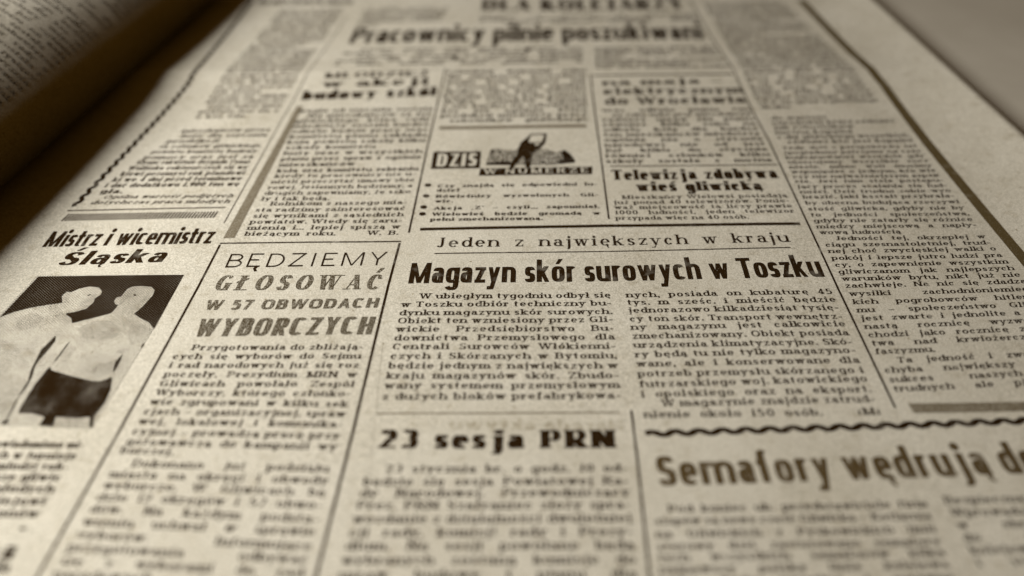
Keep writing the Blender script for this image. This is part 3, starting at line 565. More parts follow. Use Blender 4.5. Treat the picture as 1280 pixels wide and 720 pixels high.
 ('text_block', 'long right column of slanting bold text', 'ital', 'body', [('Tedy dziś z perspektywy lat', 69.811, 179.814, 105.52, 181.069, -0.0212, 0.9998, 1.0421, 'justify'), ('spoglądamy patrzymy na czas', 69.681, 177.461, 105.591, 178.689, -0.0212, 0.9998, 1.0421, 'justify'), ('budząnowanej wszędzie gdy', 69.552, 175.146, 105.658, 176.346, -0.0212, 0.9998, 1.0421, 'justify'), ('obiecujemy wszystkie rocz', 69.425, 172.869, 105.722, 174.038, -0.0212, 0.9998, 1.0421, 'justify'), ('niesie, mimo woli musimy', 69.299, 170.629, 105.783, 171.766, -0.0212, 0.9998, 1.0421, 'justify'), ('wspomnieć o jednym, kto wie', 69.176, 168.426, 105.84, 169.528, -0.0212, 0.9998, 1.0421, 'justify'), ('czy nie najważniejszym aspek', 69.055, 166.26, 105.895, 167.324, -0.0212, 0.9998, 1.0421, 'justify'), ('cie. Jest nim stale postępu-', 68.936, 164.13, 105.947, 165.154, -0.0212, 0.9998, 1.0421, 'justify'), ('jący proces scalania się lud-', 68.975, 161.862, 105.939, 162.898, -0.0212, 0.9998, 1.0421, 'justify'), ('ności. Dziś trudno sobie wyo', 69.015, 159.634, 105.93, 160.676, -0.0212, 0.9998, 1.0421, 'justify'), ('brazić, jaki kształt przybrała-', 69.054, 157.447, 105.919, 158.49, -0.0212, 0.9998, 1.0421, 'justify'), ('by obecna budująca rzeczywi', 69.002, 154.97, 106.017, 156.006, -0.0212, 0.9998, 1.0421, 'justify'), ('stość gliwicka, gdyby nie by', 68.952, 152.542, 106.111, 153.566, -0.0212, 0.9998, 1.0421, 'justify'), ('to jedności społeczeństwa,', 68.903, 150.164, 106.202, 151.172, -0.0212, 0.9998, 1.0421, 'justify'), ('gdyby nie zatarły się różnice', 68.932, 147.884, 106.095, 148.932, -0.0212, 0.9998, 1.0421, 'justify'), ('między miejscową a napły-', 68.961, 145.647, 105.988, 146.73, -0.0212, 0.9998, 1.0421, 'justify'), ('wową ludnością', 68.991, 143.453, 105.881, 144.565, -0.0212, 0.9998, 1.0421, 'left'), ('Jedności tej, okrzepłej w', 71.945, 141.248, 106.082, 142.328, -0.0212, 0.9998, 1.0421, 'justify'), ('ciągu szesnastoletniej, trud-', 68.965, 138.9, 106.278, 140.132, -0.0212, 0.9998, 1.0421, 'justify'), ('nej choć zwycięskiej walki o', 68.954, 136.691, 106.469, 137.976, -0.0212, 0.9998, 1.0421, 'justify'), ('pokój i lepsze jutro ludzi pra', 68.964, 134.287, 106.727, 135.66, -0.0212, 0.9998, 1.0421, 'justify'), ('cy, o zapewnienie wszystkim', 68.975, 131.933, 106.978, 133.389, -0.0212, 0.9998, 1.0421, 'justify'), ('gliwiczanom jak najlepszych', 68.986, 129.629, 107.224, 131.162, -0.0212, 0.9998, 1.0421, 'justify'), ('warunków bytu, nikt już nie', 68.998, 127.372, 107.465, 128.978, -0.0212, 0.9998, 1.0421, 'justify'), ('zachwieje. Na nic się zdadzą', 69.01, 125.16, 107.7, 126.835, -0.0212, 0.9998, 1.0421, 'justify'), ('wysiłki zachodnioniemiec-', 69.033, 122.612, 107.919, 124.406, -0.0212, 0.9998, 1.0421, 'justify'), ('kich pogrobowców hitlery-', 69.056, 120.122, 108.132, 122.029, -0.0212, 0.9998, 1.0421, 'justify'), ('mu — społeczeństwo Gliwic', 69.078, 117.69, 108.341, 119.704, -0.0212, 0.9998, 1.0421, 'justify'), ('jest zwarte i jednolite a szes', 69.101, 115.312, 108.546, 117.428, -0.0212, 0.9998, 1.0421, 'justify'), ('nastą rocznicę wyzwolenia', 69.026, 112.93, 108.757, 115.144, -0.0212, 0.9998, 1.0421, 'justify'), ('chodzi jako rocznicę zwycięs', 68.953, 110.602, 108.963, 112.908, -0.0212, 0.9998, 1.0421, 'justify'), ('twa nad krwiożerczą siłą', 68.882, 108.325, 109.166, 110.721, -0.0212, 0.9998, 1.0421, 'justify'), ('faszyzmu.', 68.812, 106.099, 109.365, 108.58, -0.0212, 0.9998, 1.0421, 'left'), ('Ta jedność i zwartość to', 72.096, 103.864, 109.503, 106.168, -0.0212, 0.9998, 1.0421, 'justify'), ('chyba największy do dziś', 68.873, 101.288, 109.638, 103.814, -0.0212, 0.9998, 1.0421, 'justify'), ('sukces naszych czasów', 68.903, 98.967, 109.772, 101.516, -0.0212, 0.9998, 1.0421, 'justify'), ('trudnych ale pięknych lat', 68.931, 96.7, 109.903, 99.271, -0.0212, 0.9998, 1.0421, 'justify')]),
 ('headline', 'line Jeden z największych w kraju in wide spaced roman', 'wide', 'bold', [('Jeden z największych w kraju', -17.105, 138.913, 61.96, 140.648, 0.0264, 0.9997, 2.4145, 'fit')]), ('headline', 'headline Magazyn skór surowych w Toszku in narrow bold type', 'cond', 'bold', [('Magazyn skór surowych w Toszku', -22.046, 126.612, 66.075, 128.723, 0.0264, 0.9997, 5.097, 'fit')]), ('text_block', 'left column of the warehouse article', 'body', 'body', [('W ubiegłym tygodniu odbył się', -19.091, 121.831, 20.34, 122.503, 0.0292, 0.9996, 1.1435, 'justify'), ('w Toszku odbiór techniczny bu-', -22.602, 119.265, 20.28, 120.065, 0.0292, 0.9996, 1.1435, 'justify'), ('dynku magazynu skór surowych.', -22.684, 116.769, 20.218, 117.563, 0.0292, 0.9996, 1.1435, 'justify'), ('Obiekt ten wzniesiony przez Gli-', -22.761, 114.446, 20.16, 115.232, 0.0292, 0.9996, 1.1435, 'justify'), ('wickie Przedsiębiorstwo Bu-', -22.84, 112.063, 20.098, 112.724, 0.0292, 0.9996, 1.1435, 'justify'), ('downictwa Przemysłowego dla', -22.921, 109.626, 20.037, 110.274, 0.0292, 0.9996, 1.1435, 'justify'), ('Centrali Surowców Włókienni-', -23.0, 107.246, 19.974, 107.773, 0.0292, 0.9996, 1.1435, 'justify'), ('czych i Skórzanych w Bytomiu,', -23.084, 104.715, 19.91, 105.226, 0.0292, 0.9996, 1.1435, 'justify'), ('będzie jednym z największych w', -23.167, 102.247, 19.845, 102.639, 0.0292, 0.9996, 1.1435, 'justify'), ('kraju magazynów skór. Zbudo-', -23.252, 99.742, 19.781, 100.117, 0.0292, 0.9996, 1.1435, 'justify'), ('wany systemem przemysłowym', -23.334, 97.301, 19.721, 97.755, 0.0292, 0.9996, 1.1435, 'justify'), ('z dużych bloków prefabrykowa-', -23.425, 94.641, 19.657, 95.259, 0.0292, 0.9996, 1.1435, 'justify')]), ('text_block', 'right column of the warehouse article', 'body', 'body', [('nych, posiada on kubaturę 45', 23.297, 122.491, 66.113, 123.273, 0.023, 0.9997, 1.1359, 'justify'), ('tys. m sześc. i mieścić będzie', 23.278, 120.221, 66.021, 120.828, 0.023, 0.9997, 1.1359, 'justify'), ('jednorazowo kilkadziesiąt tysię-', 23.258, 117.832, 65.931, 118.439, 0.023, 0.9997, 1.1359, 'justify'), ('cy ton skór. Transport wewnętrz-', 23.237, 115.333, 65.833, 115.825, 0.023, 0.9997, 1.1359, 'justify'), ('ny magazynu jest całkowicie', 23.217, 112.935, 65.754, 113.704, 0.023, 0.9997, 1.1359, 'justify'), ('zmechanizowany. Obiekt posiada', 23.195, 110.435, 65.661, 111.205, 0.023, 0.9997, 1.1359, 'justify'), ('urządzenia klimatyzacyjne. Skó-', 23.174, 107.973, 65.569, 108.702, 0.023, 0.9997, 1.1359, 'justify'), ('ry będą tu nie tylko magazyno-', 23.151, 105.42, 65.486, 106.468, 0.023, 0.9997, 1.1359, 'justify'), ('wane, ale i konserwowane dla', 23.129, 102.992, 65.39, 103.872, 0.023, 0.9997, 1.1359, 'justify'), ('potrzeb przemysłu skórzanego i', 23.106, 100.461, 65.297, 101.343, 0.023, 0.9997, 1.1359, 'justify'), ('futrzarskiego woj. katowickiego', 23.082, 97.838, 65.219, 99.208, 0.023, 0.9997, 1.1359, 'justify'), ('i opolskiego oraz na eksport.', 23.06, 95.435, 65.126, 96.699, 0.023, 0.9997, 1.1359, 'justify'), ('W magazynie znajdzie zatrud-', 26.4, 93.277, 65.039, 94.346, 0.023, 0.9997, 1.1359, 'justify'), ('nienie około 150 osób.    (M)', 23.017, 90.715, 64.929, 91.381, 0.023, 0.9997, 1.1359, 'justify')]), ('headline', 'headline 23 sesja PRN in fat type', 'fat', 'bold', [('23 sesja PRN', -23.06, 84.042, 17.833, 84.194, 0.0264, 0.9997, 2.6407, 'fit')]),
 ('text_block', 'text under the session headline', 'body', 'body', [('23 stycznia br. o godz. 10 od-', -21.05, 79.042, 19.057, 79.365, 0.0632, 0.998, 1.0861, 'justify'), ('będzie się sesja Powiatowej Ra-', -24.29, 76.536, 18.963, 76.855, 0.0632, 0.998, 1.0861, 'justify'), ('dy Narodowej. Przewodniczący', -24.485, 74.347, 18.88, 74.643, 0.0632, 0.998, 1.0861, 'justify'), ('Prez. PRN Szafraniec złoży spra-', -24.689, 72.069, 18.794, 72.34, 0.0632, 0.998, 1.0861, 'justify'), ('wozdanie z działalności dwuletniej', -24.906, 69.64, 18.702, 69.886, 0.0632, 0.998, 1.0861, 'justify'), ('cji rady, komisji rady i Prezy-', -25.117, 67.281, 18.612, 67.504, 0.0632, 0.998, 1.0861, 'justify'), ('dium. Na sesji powołane będą', -25.322, 64.989, 18.526, 65.191, 0.0632, 0.998, 1.0861, 'justify'), ('wybranych zostaną komisje do', -25.533, 62.632, 18.436, 62.812, 0.0632, 0.998, 1.0861, 'justify'), ('spraw budowy i planu dla', -25.744, 60.281, 18.348, 60.441, 0.0632, 0.998, 1.0861, 'justify')]), ('headline', 'headline Semafory wędrują do, blurred, cut by the right edge', 'condh', 'brown', [('Semafory wędrują do', 23.519, 76.466, 87.835, 79.104, -0.012, 0.9999, 4.4865, 'fit')]), ('text_block', None, 'body', 'body', [('Pod koniec ub. przedstawiciele firm', 24.389, 71.594, 65.75, 72.66, 0.0674, 0.9977, 0.9306, 'justify'), ('stopów są nowe część Gliwicka — Kotlarnia', 22.089, 69.391, 65.601, 70.494, 0.0674, 0.9977, 0.9306, 'justify'), ('na Gliwickich z Pyskowickich linii', 21.942, 67.093, 65.373, 68.176, 0.0674, 0.9977, 0.9306, 'justify'), ('sterowy dziś zastosowano semafory', 21.817, 64.992, 65.205, 66.055, 0.0674, 0.9977, 0.9306, 'justify'), ('tych wszystkich semaforów kilka', 21.722, 63.142, 65.121, 64.186, 0.0674, 0.9977, 0.9306, 'justify'), ('najnowszy polska linia kolejowa', 21.611, 61.207, 64.986, 62.23, 0.0674, 0.9977, 0.9306, 'justify'), ('które będą świetlne i sprawne', 21.486, 59.194, 64.801, 60.197, 0.0674, 0.9977, 0.9306, 'justify')]), ('text_block', None, 'body', 'body', [('Bezpieczny ruch pociągów', 68.633, 73.234, 112.164, 74.248, -0.0206, 0.9998, 0.9812, 'justify'), ('Wprowadzenie nowych semaf', 68.734, 70.966, 112.157, 71.957, -0.0206, 0.9998, 0.9812, 'justify'), ('w obrębie stacji węzłowej', 68.832, 68.758, 112.151, 69.728, -0.0206, 0.9998, 0.9812, 'justify'), ('do ruchu oraz zmianę', 68.927, 66.607, 112.145, 67.557, -0.0206, 0.9998, 0.9812, 'justify'), ('kolejowych linii głównej', 69.02, 64.511, 112.139, 65.443, -0.0206, 0.9998, 0.9812, 'justify'), ('i stacji oraz przy okręgu', 69.109, 62.469, 112.134, 63.383, -0.0206, 0.9998, 0.9812, 'justify')]), ('headline', 'line BĘDZIEMY in thin wide capitals', 'light', 'bold', [('BĘDZIEMY', -62.061, 131.852, -26.777, 132.717, 0.0264, 0.9997, 4.619, 'fit')]), ('headline', 'line GŁOSOWAĆ in grey roman capitals', 'roman', 'grey', [('GŁOSOWAĆ', -62.538, 124.498, -26.838, 124.828, 0.0264, 0.9997, 4.711, 'fit')]), ('headline', 'line W 57 OBWODACH in grey bold capitals', 'slab', 'grey', [('W 57 OBWODACH', -62.425, 118.431, -26.938, 119.075, 0.0264, 0.9997, 2.989, 'fit')]), ('headline', 'line WYBORCZYCH in large grey bold capitals', 'heavy', 'grey', [('WYBORCZYCH', -62.408, 110.913, -27.054, 111.39, 0.0264, 0.9997, 5.066, 'fit')]),
 ('text_block', 'text of the boxed appeal', 'body', 'body', [('Przygotowania do zbliżają-', -61.329, 107.244, -28.336, 107.243, 0.0607, 0.9982, 1.0452, 'justify'), ('cych się wyborów do Sejmu', -64.222, 104.937, -28.446, 104.814, 0.0607, 0.9982, 1.0452, 'justify'), ('i rad narodowych już się roz', -64.246, 102.681, -28.479, 102.444, 0.0607, 0.9982, 1.0452, 'justify'), ('poczęły. Prezydium MRN w', -64.383, 100.376, -28.498, 100.031, 0.0607, 0.9982, 1.0452, 'justify'), ('Gliwicach powołało Zespół', -64.444, 98.123, -28.588, 97.679, 0.0607, 0.9982, 1.0452, 'justify'), ('Wyborczy, którego członko-', -64.503, 95.92, -28.892, 95.383, 0.0607, 0.9982, 1.0452, 'justify'), ('wie zgrupowani w kilku sek', -64.703, 93.767, -29.019, 92.959, 0.0607, 0.9982, 1.0452, 'justify'), ('cjach — organizacyjnej, spraw', -65.079, 91.572, -29.087, 90.686, 0.0607, 0.9982, 1.0452, 'justify'), ('wej, lokalowej i komunika-', -65.204, 89.337, -29.279, 88.382, 0.0607, 0.9982, 1.0452, 'justify'), ('cyjnej — prowadzą pracę przy', -65.502, 87.068, -29.356, 85.879, 0.0607, 0.9982, 1.0452, 'justify'), ('gotowawczą do kampanii wy', -65.824, 84.938, -29.445, 83.527, 0.0607, 0.9982, 1.0452, 'justify'), ('borczej.', -66.094, 83.104, -29.519, 81.56, 0.0607, 0.9982, 1.0452, 'left'), ('Dokonano już podziału', -63.173, 80.387, -30.024, 79.084, 0.0607, 0.9982, 1.0452, 'justify'), ('miasta na okręgi i obwody', -66.135, 78.282, -29.752, 76.753, 0.0607, 0.9982, 1.0452, 'justify'), ('wyborcze. W Gliwicach bę', -66.213, 76.119, -29.806, 74.485, 0.0607, 0.9982, 1.0452, 'justify'), ('dzie 12 okręgów i 57 obwo-', -66.387, 73.934, -29.96, 72.131, 0.0607, 0.9982, 1.0452, 'justify'), ('dów. Na każdym podsta-', -66.654, 71.732, -30.009, 69.63, 0.0607, 0.9982, 1.0452, 'justify'), ('wieniu uchwał w sprawie', -66.826, 69.374, -30.217, 67.409, 0.0607, 0.9982, 1.0452, 'justify'), ('wyborów. Informujące', -67.021, 67.15, -30.309, 64.981, 0.0607, 0.9982, 1.0452, 'justify'), ('przygotowania odbywać', -67.332, 64.985, -30.423, 62.754, 0.0607, 0.9982, 1.0452, 'justify'), ('się z wyborami do rad', -67.458, 62.746, -30.593, 60.587, 0.0607, 0.9982, 1.0452, 'justify'), ('narodowych i Sejmu', -67.581, 60.569, -30.758, 58.48, 0.0607, 0.9982, 1.0452, 'justify')]), ('text_block', 'text under the wrestlers picture', 'bold', 'body', [('Indywidualne mistrzostwo powiadomiono mi-', -112.389, 84.7, -72.586, 84.196, -0.01, 0.9999, 1.0841, 'justify'), ('strzostwa okręgu zapasach w turnieje', -112.121, 82.364, -72.854, 81.887, -0.01, 0.9999, 1.0841, 'justify'), ('zdobyli zawodnicy walki młodzi rob-', -111.913, 80.169, -73.279, 79.716, -0.01, 0.9999, 1.0841, 'justify'), ('klubu zapaśnicy z pierwsze gliwic', -111.711, 78.029, -73.563, 77.596, -0.01, 0.9999, 1.0841, 'justify'), ('miejsce zajęli tytułu młodych', -111.415, 75.789, -73.645, 75.375, -0.01, 0.9999, 1.0841, 'justify'), ('zawodnik drużyny turniejowi', -111.029, 73.459, -74.041, 73.063, -0.01, 0.9999, 1.0841, 'justify'), ('mistrza okręgu szampionów', -110.656, 71.193, -74.049, 70.812, -0.01, 0.9999, 1.0841, 'justify')]), ('headline', None, 'fat', 'bold', [('Wyniki', -96.957, 63.836, -74.689, 63.676, 0.0264, 0.9997, 1.4634, 'fit')]), ('text_block', None, 'dense', 'body', [(28, -99.288, 61.872, -74.358, 61.473, 0.116, 0.9932, 1.272, 'justify'), (28, -99.682, 58.909, -74.654, 58.521, 0.116, 0.9932, 1.272, 'justify'), (28, -100.077, 55.946, -74.951, 55.569, 0.116, 0.9932, 1.272, 'justify')])]
RULES = [('rule_line', None, 'rule', [(-103.981, 152.945), (-67.109, 153.797)], 0.208), ('rule_line', None, 'rule', [(-65.826, 147.678), (-62.909, 194.911), (-56.052, 266.012)], 0.1185), ('rule_line', None, 'rule', [(-19.781, 222.674), (-20.768, 208.141), (-22.011, 182.926), (-23.277, 144.312)], 0.2145), ('rule_line', None, 'greybar', [(-19.631, 191.08), (20.077, 191.571)], 0.871), ('rule_line', None, 'rule', [(23.097, 219.116), (22.787, 182.426), (22.315, 149.553)], 0.212), ('rule_line', None, 'bold', [(-20.863, 145.607), (21.902, 147.012), (65.762, 147.449)], 0.5155), ('rule_line', None, 'rule', [(23.763, 218.514), (65.268, 219.935)], 0.3235), ('rule_line', None, 'rule', [(24.533, 171.778), (66.937, 172.495)], 0.2195), ('rule_line', 'long thin rule left of the right column', 'rule', [(62.745, 280.023), (64.064, 250.839), (65.843, 222.892), (67.569, 184.235), (67.512, 125.151), (67.875, 92.961)], 0.2115), ('rule_line', 'thick dark rule along the right margin', 'rulebrown', [(101.615, 278.88), (105.118, 234.337), (107.766, 212.729), (108.627, 182.289), (110.699, 133.828), (112.24, 93.673), (113.569, 62.081)], 1.266), ('rule_line', None, 'rule', [(-16.944, 136.721), (61.255, 138.639)], 0.1685), ('rule_line', None, 'greybar', [(-23.88, 91.508), (18.896, 92.001)], 0.1625), ('rule_line', None, 'rule', [(21.061, 92.453), (20.876, 82.522), (20.155, 60.57), (19.889, 55.912)], 0.212), ('rule_line', None, 'rule', [(-64.686, 140.189), (-44.439, 140.787), (-24.738, 141.049)], 0.2285), ('rule_line', 'left rule of the boxed appeal', 'bold', [(-64.553, 139.703), (-65.236, 125.24), (-67.709, 88.203), (-69.753, 60.955), (-69.925, 56.995)], 0.2295), ('rule_line', 'right rule of the boxed appeal', 'bold', [(-24.942, 140.465), (-25.782, 125.717), (-27.34, 87.426), (-28.765, 60.841), (-28.958, 56.908)], 0.2485)]
WAVES = [('upright wavy rule along the left margin', (-103.021, 154.705), (-94.036, 214.04), 3.172, 0.42, 0.46), ('upright wavy rule beyond the fold', (-94.036, 214.04), (-91.687, 280.37), 3.172, 0.42, 0.46), ('wavy rule over the headline about semaphores', (22.937, 87.173), (109.159, 90.8), 4.102, 0.38, 0.47)]
QUADS = [('grey_bar', 'thick grey upright bar left of the second column', 'greybar', [(-60.231, 202.294), (-58.481, 202.509), (-62.016, 142.172), (-64.472, 142.011)], 2, 40), ('lettering_box', 'black box behind the word DZIŚ', 'bold', [(-20.253, 178.986), (-7.96, 179.167), (-8.127, 171.081), (-20.359, 170.91)], 8, 8), ('lettering_box', 'black band behind the words W NUMERZE', 'bold', [(-7.923, 170.967), (20.197, 171.617), (19.841, 168.217), (-8.221, 167.689)], 16, 4), ('ornament', None, 'bold', [(-18.703, 232.517), (-16.735, 232.523), (-16.847, 230.051), (-18.312, 230.046)], 2, 2), ('ornament', None, 'bold', [(3.767, 238.901), (5.776, 238.905), (5.481, 236.356), (3.986, 236.357)], 2, 2), ('thick_bar', 'thick brown bar closing the right column', 'greybar', [(70.517, 93.971), (115.516, 94.541), (115.682, 92.504), (70.683, 91.771)], 60, 3), ('ornament', None, 'bold', [(-76.011, 69.108), (-74.989, 69.039), (-75.136, 68.549), (-76.154, 68.618)], 2, 2)]
HATCH = [(-103.073, 151.668), (-67.981, 152.196), (-68.395, 149.679), (-103.742, 148.859)]
BULLETS = [(-20.484, 163.644, 0.824), (-20.594, 158.994, 0.824), (-20.779, 154.34, 0.824), (-20.828, 151.595, 0.824)]
GHOSTS = [('Narada aktywu', (19.59, 87.968), (-11.035, 88.043), 1.764), ('iiiiiiiii', (-23.273, 77.616), (-24.865, 108.75), 0.9)]
PHOTO = {'background': [[(-102.051, 116.453), (-99.99, 128.999), (-69.376, 129.387), (-70.196, 113.04), (-71.691, 114.749), (-74.022, 116.149), (-75.635, 117.297), (-75.201, 118.186), (-74.649, 119.568), (-74.046, 121.674), (-73.74, 122.886), (-73.817, 124.402), (-74.863, 125.497), (-76.904, 125.794), (-78.795, 125.651), (-79.691, 124.774), (-80.049, 122.462), (-80.954, 122.321), (-80.98, 121.113), (-80.448, 120.197), (-79.682, 119.916), (-80.19, 117.5), (-83.301, 116.146), (-86.846, 114.612), (-87.719, 116.159), (-88.993, 116.979), (-89.27, 117.528), (-87.724, 117.863), (-85.794, 118.89), (-85.031, 120.775), (-85.287, 121.911), (-84.489, 123.054), (-84.649, 124.214), (-85.707, 125.319), (-87.802, 125.705), (-89.696, 124.985), (-90.941, 123.899), (-91.972, 124.055), (-92.304, 122.68), (-91.355, 120.674), (-92.538, 120.33), (-94.288, 119.993), (-97.234, 119.177), (-99.96, 117.948)]],
 'eye': [[(-77.794, 123.246), (-77.314, 123.246), (-77.064, 122.671), (-77.542, 122.672)], [(-87.175, 122.927), (-86.529, 123.355), (-86.366, 123.065), (-86.963, 122.637)], [(-74.254, 120.616), (-74.02, 121.32), (-73.853, 121.108), (-74.016, 120.336)]],
 'frame': [(-100.477, 129.288), (-69.335, 129.399), (-70.288, 113.351), (-72.617, 88.381), (-94.395, 89.155), (-104.375, 89.653), (-102.372, 117.115)],
 'gaps': [[(-88.61, 111.208), (-88.04, 109.671), (-88.433, 106.666), (-88.952, 104.349), (-88.984, 103.151), (-88.27, 100.219), (-88.649, 99.355), (-89.318, 101.966), (-89.473, 104.047), (-89.738, 107.409), (-89.221, 108.975)], [(-85.078, 109.797), (-85.427, 106.055), (-85.67, 104.355), (-86.016, 103.634), (-85.839, 105.261), (-85.502, 108.66)], [(-73.782, 106.206), (-73.602, 104.87), (-73.596, 102.485), (-73.895, 101.429), (-74.114, 102.013), (-74.475, 104.267)], [(-70.832, 109.317), (-70.662, 108.564), (-70.828, 107.753), (-71.044, 108.375)], [(-88.649, 99.355), (-88.27, 100.219), (-88.169, 97.373), (-88.508, 95.372), (-88.227, 92.986), (-88.01, 90.606), (-88.296, 90.866), (-88.604, 93.791)], [(-88.01, 90.606), (-87.61, 89.415), (-88.479, 89.203), (-88.855, 89.821)]],
 'hair': [[(-91.355, 120.674), (-92.304, 122.68), (-91.972, 124.055), (-91.031, 123.537), (-90.468, 121.732), (-90.723, 120.528)], [(-80.049, 122.462), (-79.691, 124.774), (-78.795, 125.651), (-77.364, 125.721), (-78.032, 124.187), (-78.606, 122.173), (-78.898, 120.616), (-79.544, 120.056)], [(-77.364, 125.721), (-74.863, 125.497), (-73.817, 124.402), (-73.74, 122.886), (-74.659, 124.184), (-76.114, 124.912)]],
 'pieces': [('picture_background', 'background', 'dark_tone', 0.075), ('shading', 'shading', 'skin_tone', 0.072), ('skin_shade', 'tone', 'skin_tone', 0.07), ('hair', 'hair', 'skin_tone', 0.076), ('dark_gap', 'gaps', 'dark_tone', 0.08), ('shorts', 'shorts', 'shorts_tone', 0.078), ('eye', 'eye', 'bold', 0.085)],
 'shading': [[(-87.543, 120.295), (-86.298, 123.137), (-85.275, 123.347), (-85.182, 120.917), (-85.878, 119.099), (-87.603, 118.138)], [(-77.1, 119.566), (-75.826, 121.319), (-74.9, 124.184), (-74.177, 124.184), (-74.166, 122.029), (-75.094, 119.22), (-76.006, 117.16)], [(-93.895, 119.639), (-92.386, 119.977), (-87.81, 115.821), (-87.076, 114.613), (-90.135, 115.831), (-92.659, 117.892)], [(-89.511, 107.099), (-88.334, 110.564), (-88.889, 111.855), (-89.498, 109.609), (-89.986, 106.173)], [(-75.423, 106.816), (-73.542, 107.747), (-72.808, 107.563), (-74.136, 106.328)]],
 'shorts': [[(-86.116, 102.86), (-85.43, 101.976), (-80.056, 100.249), (-76.936, 99.4), (-75.4, 99.291), (-73.591, 100.386), (-72.737, 97.431), (-72.575, 94.128), (-73.193, 90.933), (-72.583, 88.658), (-73.229, 88.658), (-73.969, 90.932), (-76.147, 90.665), (-79.92, 90.912), (-79.476, 88.741), (-82.025, 89.036), (-81.874, 90.902), (-84.342, 91.677), (-86.873, 91.663), (-87.158, 93.529), (-86.988, 98.506), (-86.37, 102.445)]],
 'tone': [[(-99.21, 110.601), (-95.585, 108.673), (-90.922, 104.347), (-89.404, 101.966), (-88.59, 97.371), (-88.73, 94.061), (-88.459, 90.865), (-89.178, 89.819)], [(-85.327, 113.154), (-82.904, 115.138), (-79.797, 115.472), (-76.637, 113.158), (-76.593, 110.573), (-79.506, 109.93), (-82.911, 110.563)], [(-85.399, 105.262), (-84.831, 108.66), (-83.107, 107.725), (-83.484, 104.36), (-84.404, 103.638)], [(-77.568, 103.779), (-74.957, 104.385), (-74.154, 101.428), (-75.775, 100.264), (-78.26, 101.125)], [(-75.28, 114.477), (-72.407, 114.152), (-70.587, 112.843), (-71.076, 109.632), (-73.209, 108.683), (-74.794, 111.217)], [(-99.147, 116.228), (-95.719, 117.914), (-93.077, 116.186), (-93.582, 113.18), (-96.491, 112.537)]]}
CUT = [('engraving', [(-6.699, 172.586), (-6.194, 176.252), (-5.392, 180.006), (-3.665, 180.509), (-1.035, 179.317), (1.381, 179.881), (5.393, 179.057), (8.638, 180.073), (11.389, 178.384), (13.65, 179.571), (15.123, 177.094), (16.038, 174.374), (15.825, 173.432), (11.942, 172.796), (11.133, 172.225), (5.26, 172.273)], 'crowd_tone', 0.055), ('crowd_shade', [(-6.62, 172.585), (-6.45, 173.675), (-2.593, 174.125), (-0.226, 173.796), (0.953, 172.833), (0.559, 172.332)], 'dark_tone', 0.07), ('crowd_shade', [(-5.836, 178.118), (-5.389, 179.853), (-4.458, 179.608), (-4.64, 178.474)], 'dark_tone', 0.07), ('crowd_shade', [(12.583, 178.225), (13.65, 179.571), (15.123, 177.094), (16.038, 174.374), (15.825, 173.432), (11.942, 172.796), (11.593, 173.81), (13.437, 175.258)], 'shorts_tone', 0.07), ('raised_sheet', [(4.813, 187.453), (9.17, 187.855), (8.235, 182.839), (3.838, 182.755)], 'bold', 0.068), ('raised_sheet_face', [(5.091, 186.811), (8.608, 187.068), (7.803, 183.388), (4.333, 183.212)], 'paper', 0.076), ('man_figure', [(3.667, 185.257), (4.722, 186.977), (5.135, 186.969), (4.346, 184.068), (4.163, 182.749), (5.067, 183.199), (5.794, 182.876), (6.089, 181.483), (7.076, 182.083), (8.159, 184.395), (8.528, 187.148), (9.155, 187.377), (8.736, 183.219), (7.437, 180.393), (5.992, 178.898), (5.028, 176.665), (4.987, 174.454), (4.377, 170.993), (3.479, 170.86), (3.253, 174.77), (2.876, 176.473), (0.953, 172.833), (0.244, 170.9), (-0.691, 170.912), (-0.147, 173.941), (1.369, 177.466), (1.461, 179.88), (2.295, 183.327)], 'bold', 0.085)]
ROLL = {'R': 12.0, 'ax': [0.13524, 0.99081], 'c': [-127.997, 159.378], 'nl': [-0.99081, 0.13524]}
LEFT_X = -330.0
WORDS = ['oraz', 'przez', 'pracy', 'zakładu', 'w', 'na', 'do', 'roku', 'które', 'jest', 'nie', 'się', 'miasta', 'rady', 'narodowej', 'członków', 'produkcji', 'planu', 'o', 'z', 'i', 'gliwickiego', 'będzie', 'została', 'dla', 'mieszkańców', 'powiatu', 'bardzo', 'wszystkich', 'naszego', 'kilku', 'spraw', 'również', 'szkoły', 'budowy', 'ludzi', 'tylko', 'można', 'przy', 'robotników', 'huty', 'węgla', 'kopalni', 'tysięcy', 'ton', 'wykonali', 'dni', 'stycznia', 'komitetu', 'po', 'za', 'już', 'od', 'kto', 'jak', 'zebraniu', 'odbyło', 'ogólnie', 'zobowiązań', 'wartość', 'młodzieży', 'koła', 'pomocy', 'druku']


# ------------------------------------------------------------------ table
me = bpy.data.meshes.new('table_top')
X0, X1, Y0, Y1, ZT, TH = -.9, .9, -.3, 1.5, -0.0009, .025
me.from_pydata([(x, y, z) for z in (ZT - TH, ZT) for (x, y) in ((X0, Y0), (X1, Y0), (X1, Y1), (X0, Y1))], [],
               [(0, 3, 2, 1), (4, 5, 6, 7), (0, 1, 5, 4), (1, 2, 6, 5), (2, 3, 7, 6), (3, 0, 4, 7)])
me.materials.append(M['table'])
tb = bpy.data.objects.new('table_top', me); scene.collection.objects.link(tb); tb['kind'] = 'structure'

# ------------------------------------------------------------------ the newspaper lying open
news = empty('newspaper', (0, .17, 0), 'old yellowed newspaper page lying flat on the table, full of columns and headlines', 'newspaper')
bpy.context.view_layer.update()

def root_parent(o, root):
    o.matrix_parent_inverse = root.matrix_world.inverted()

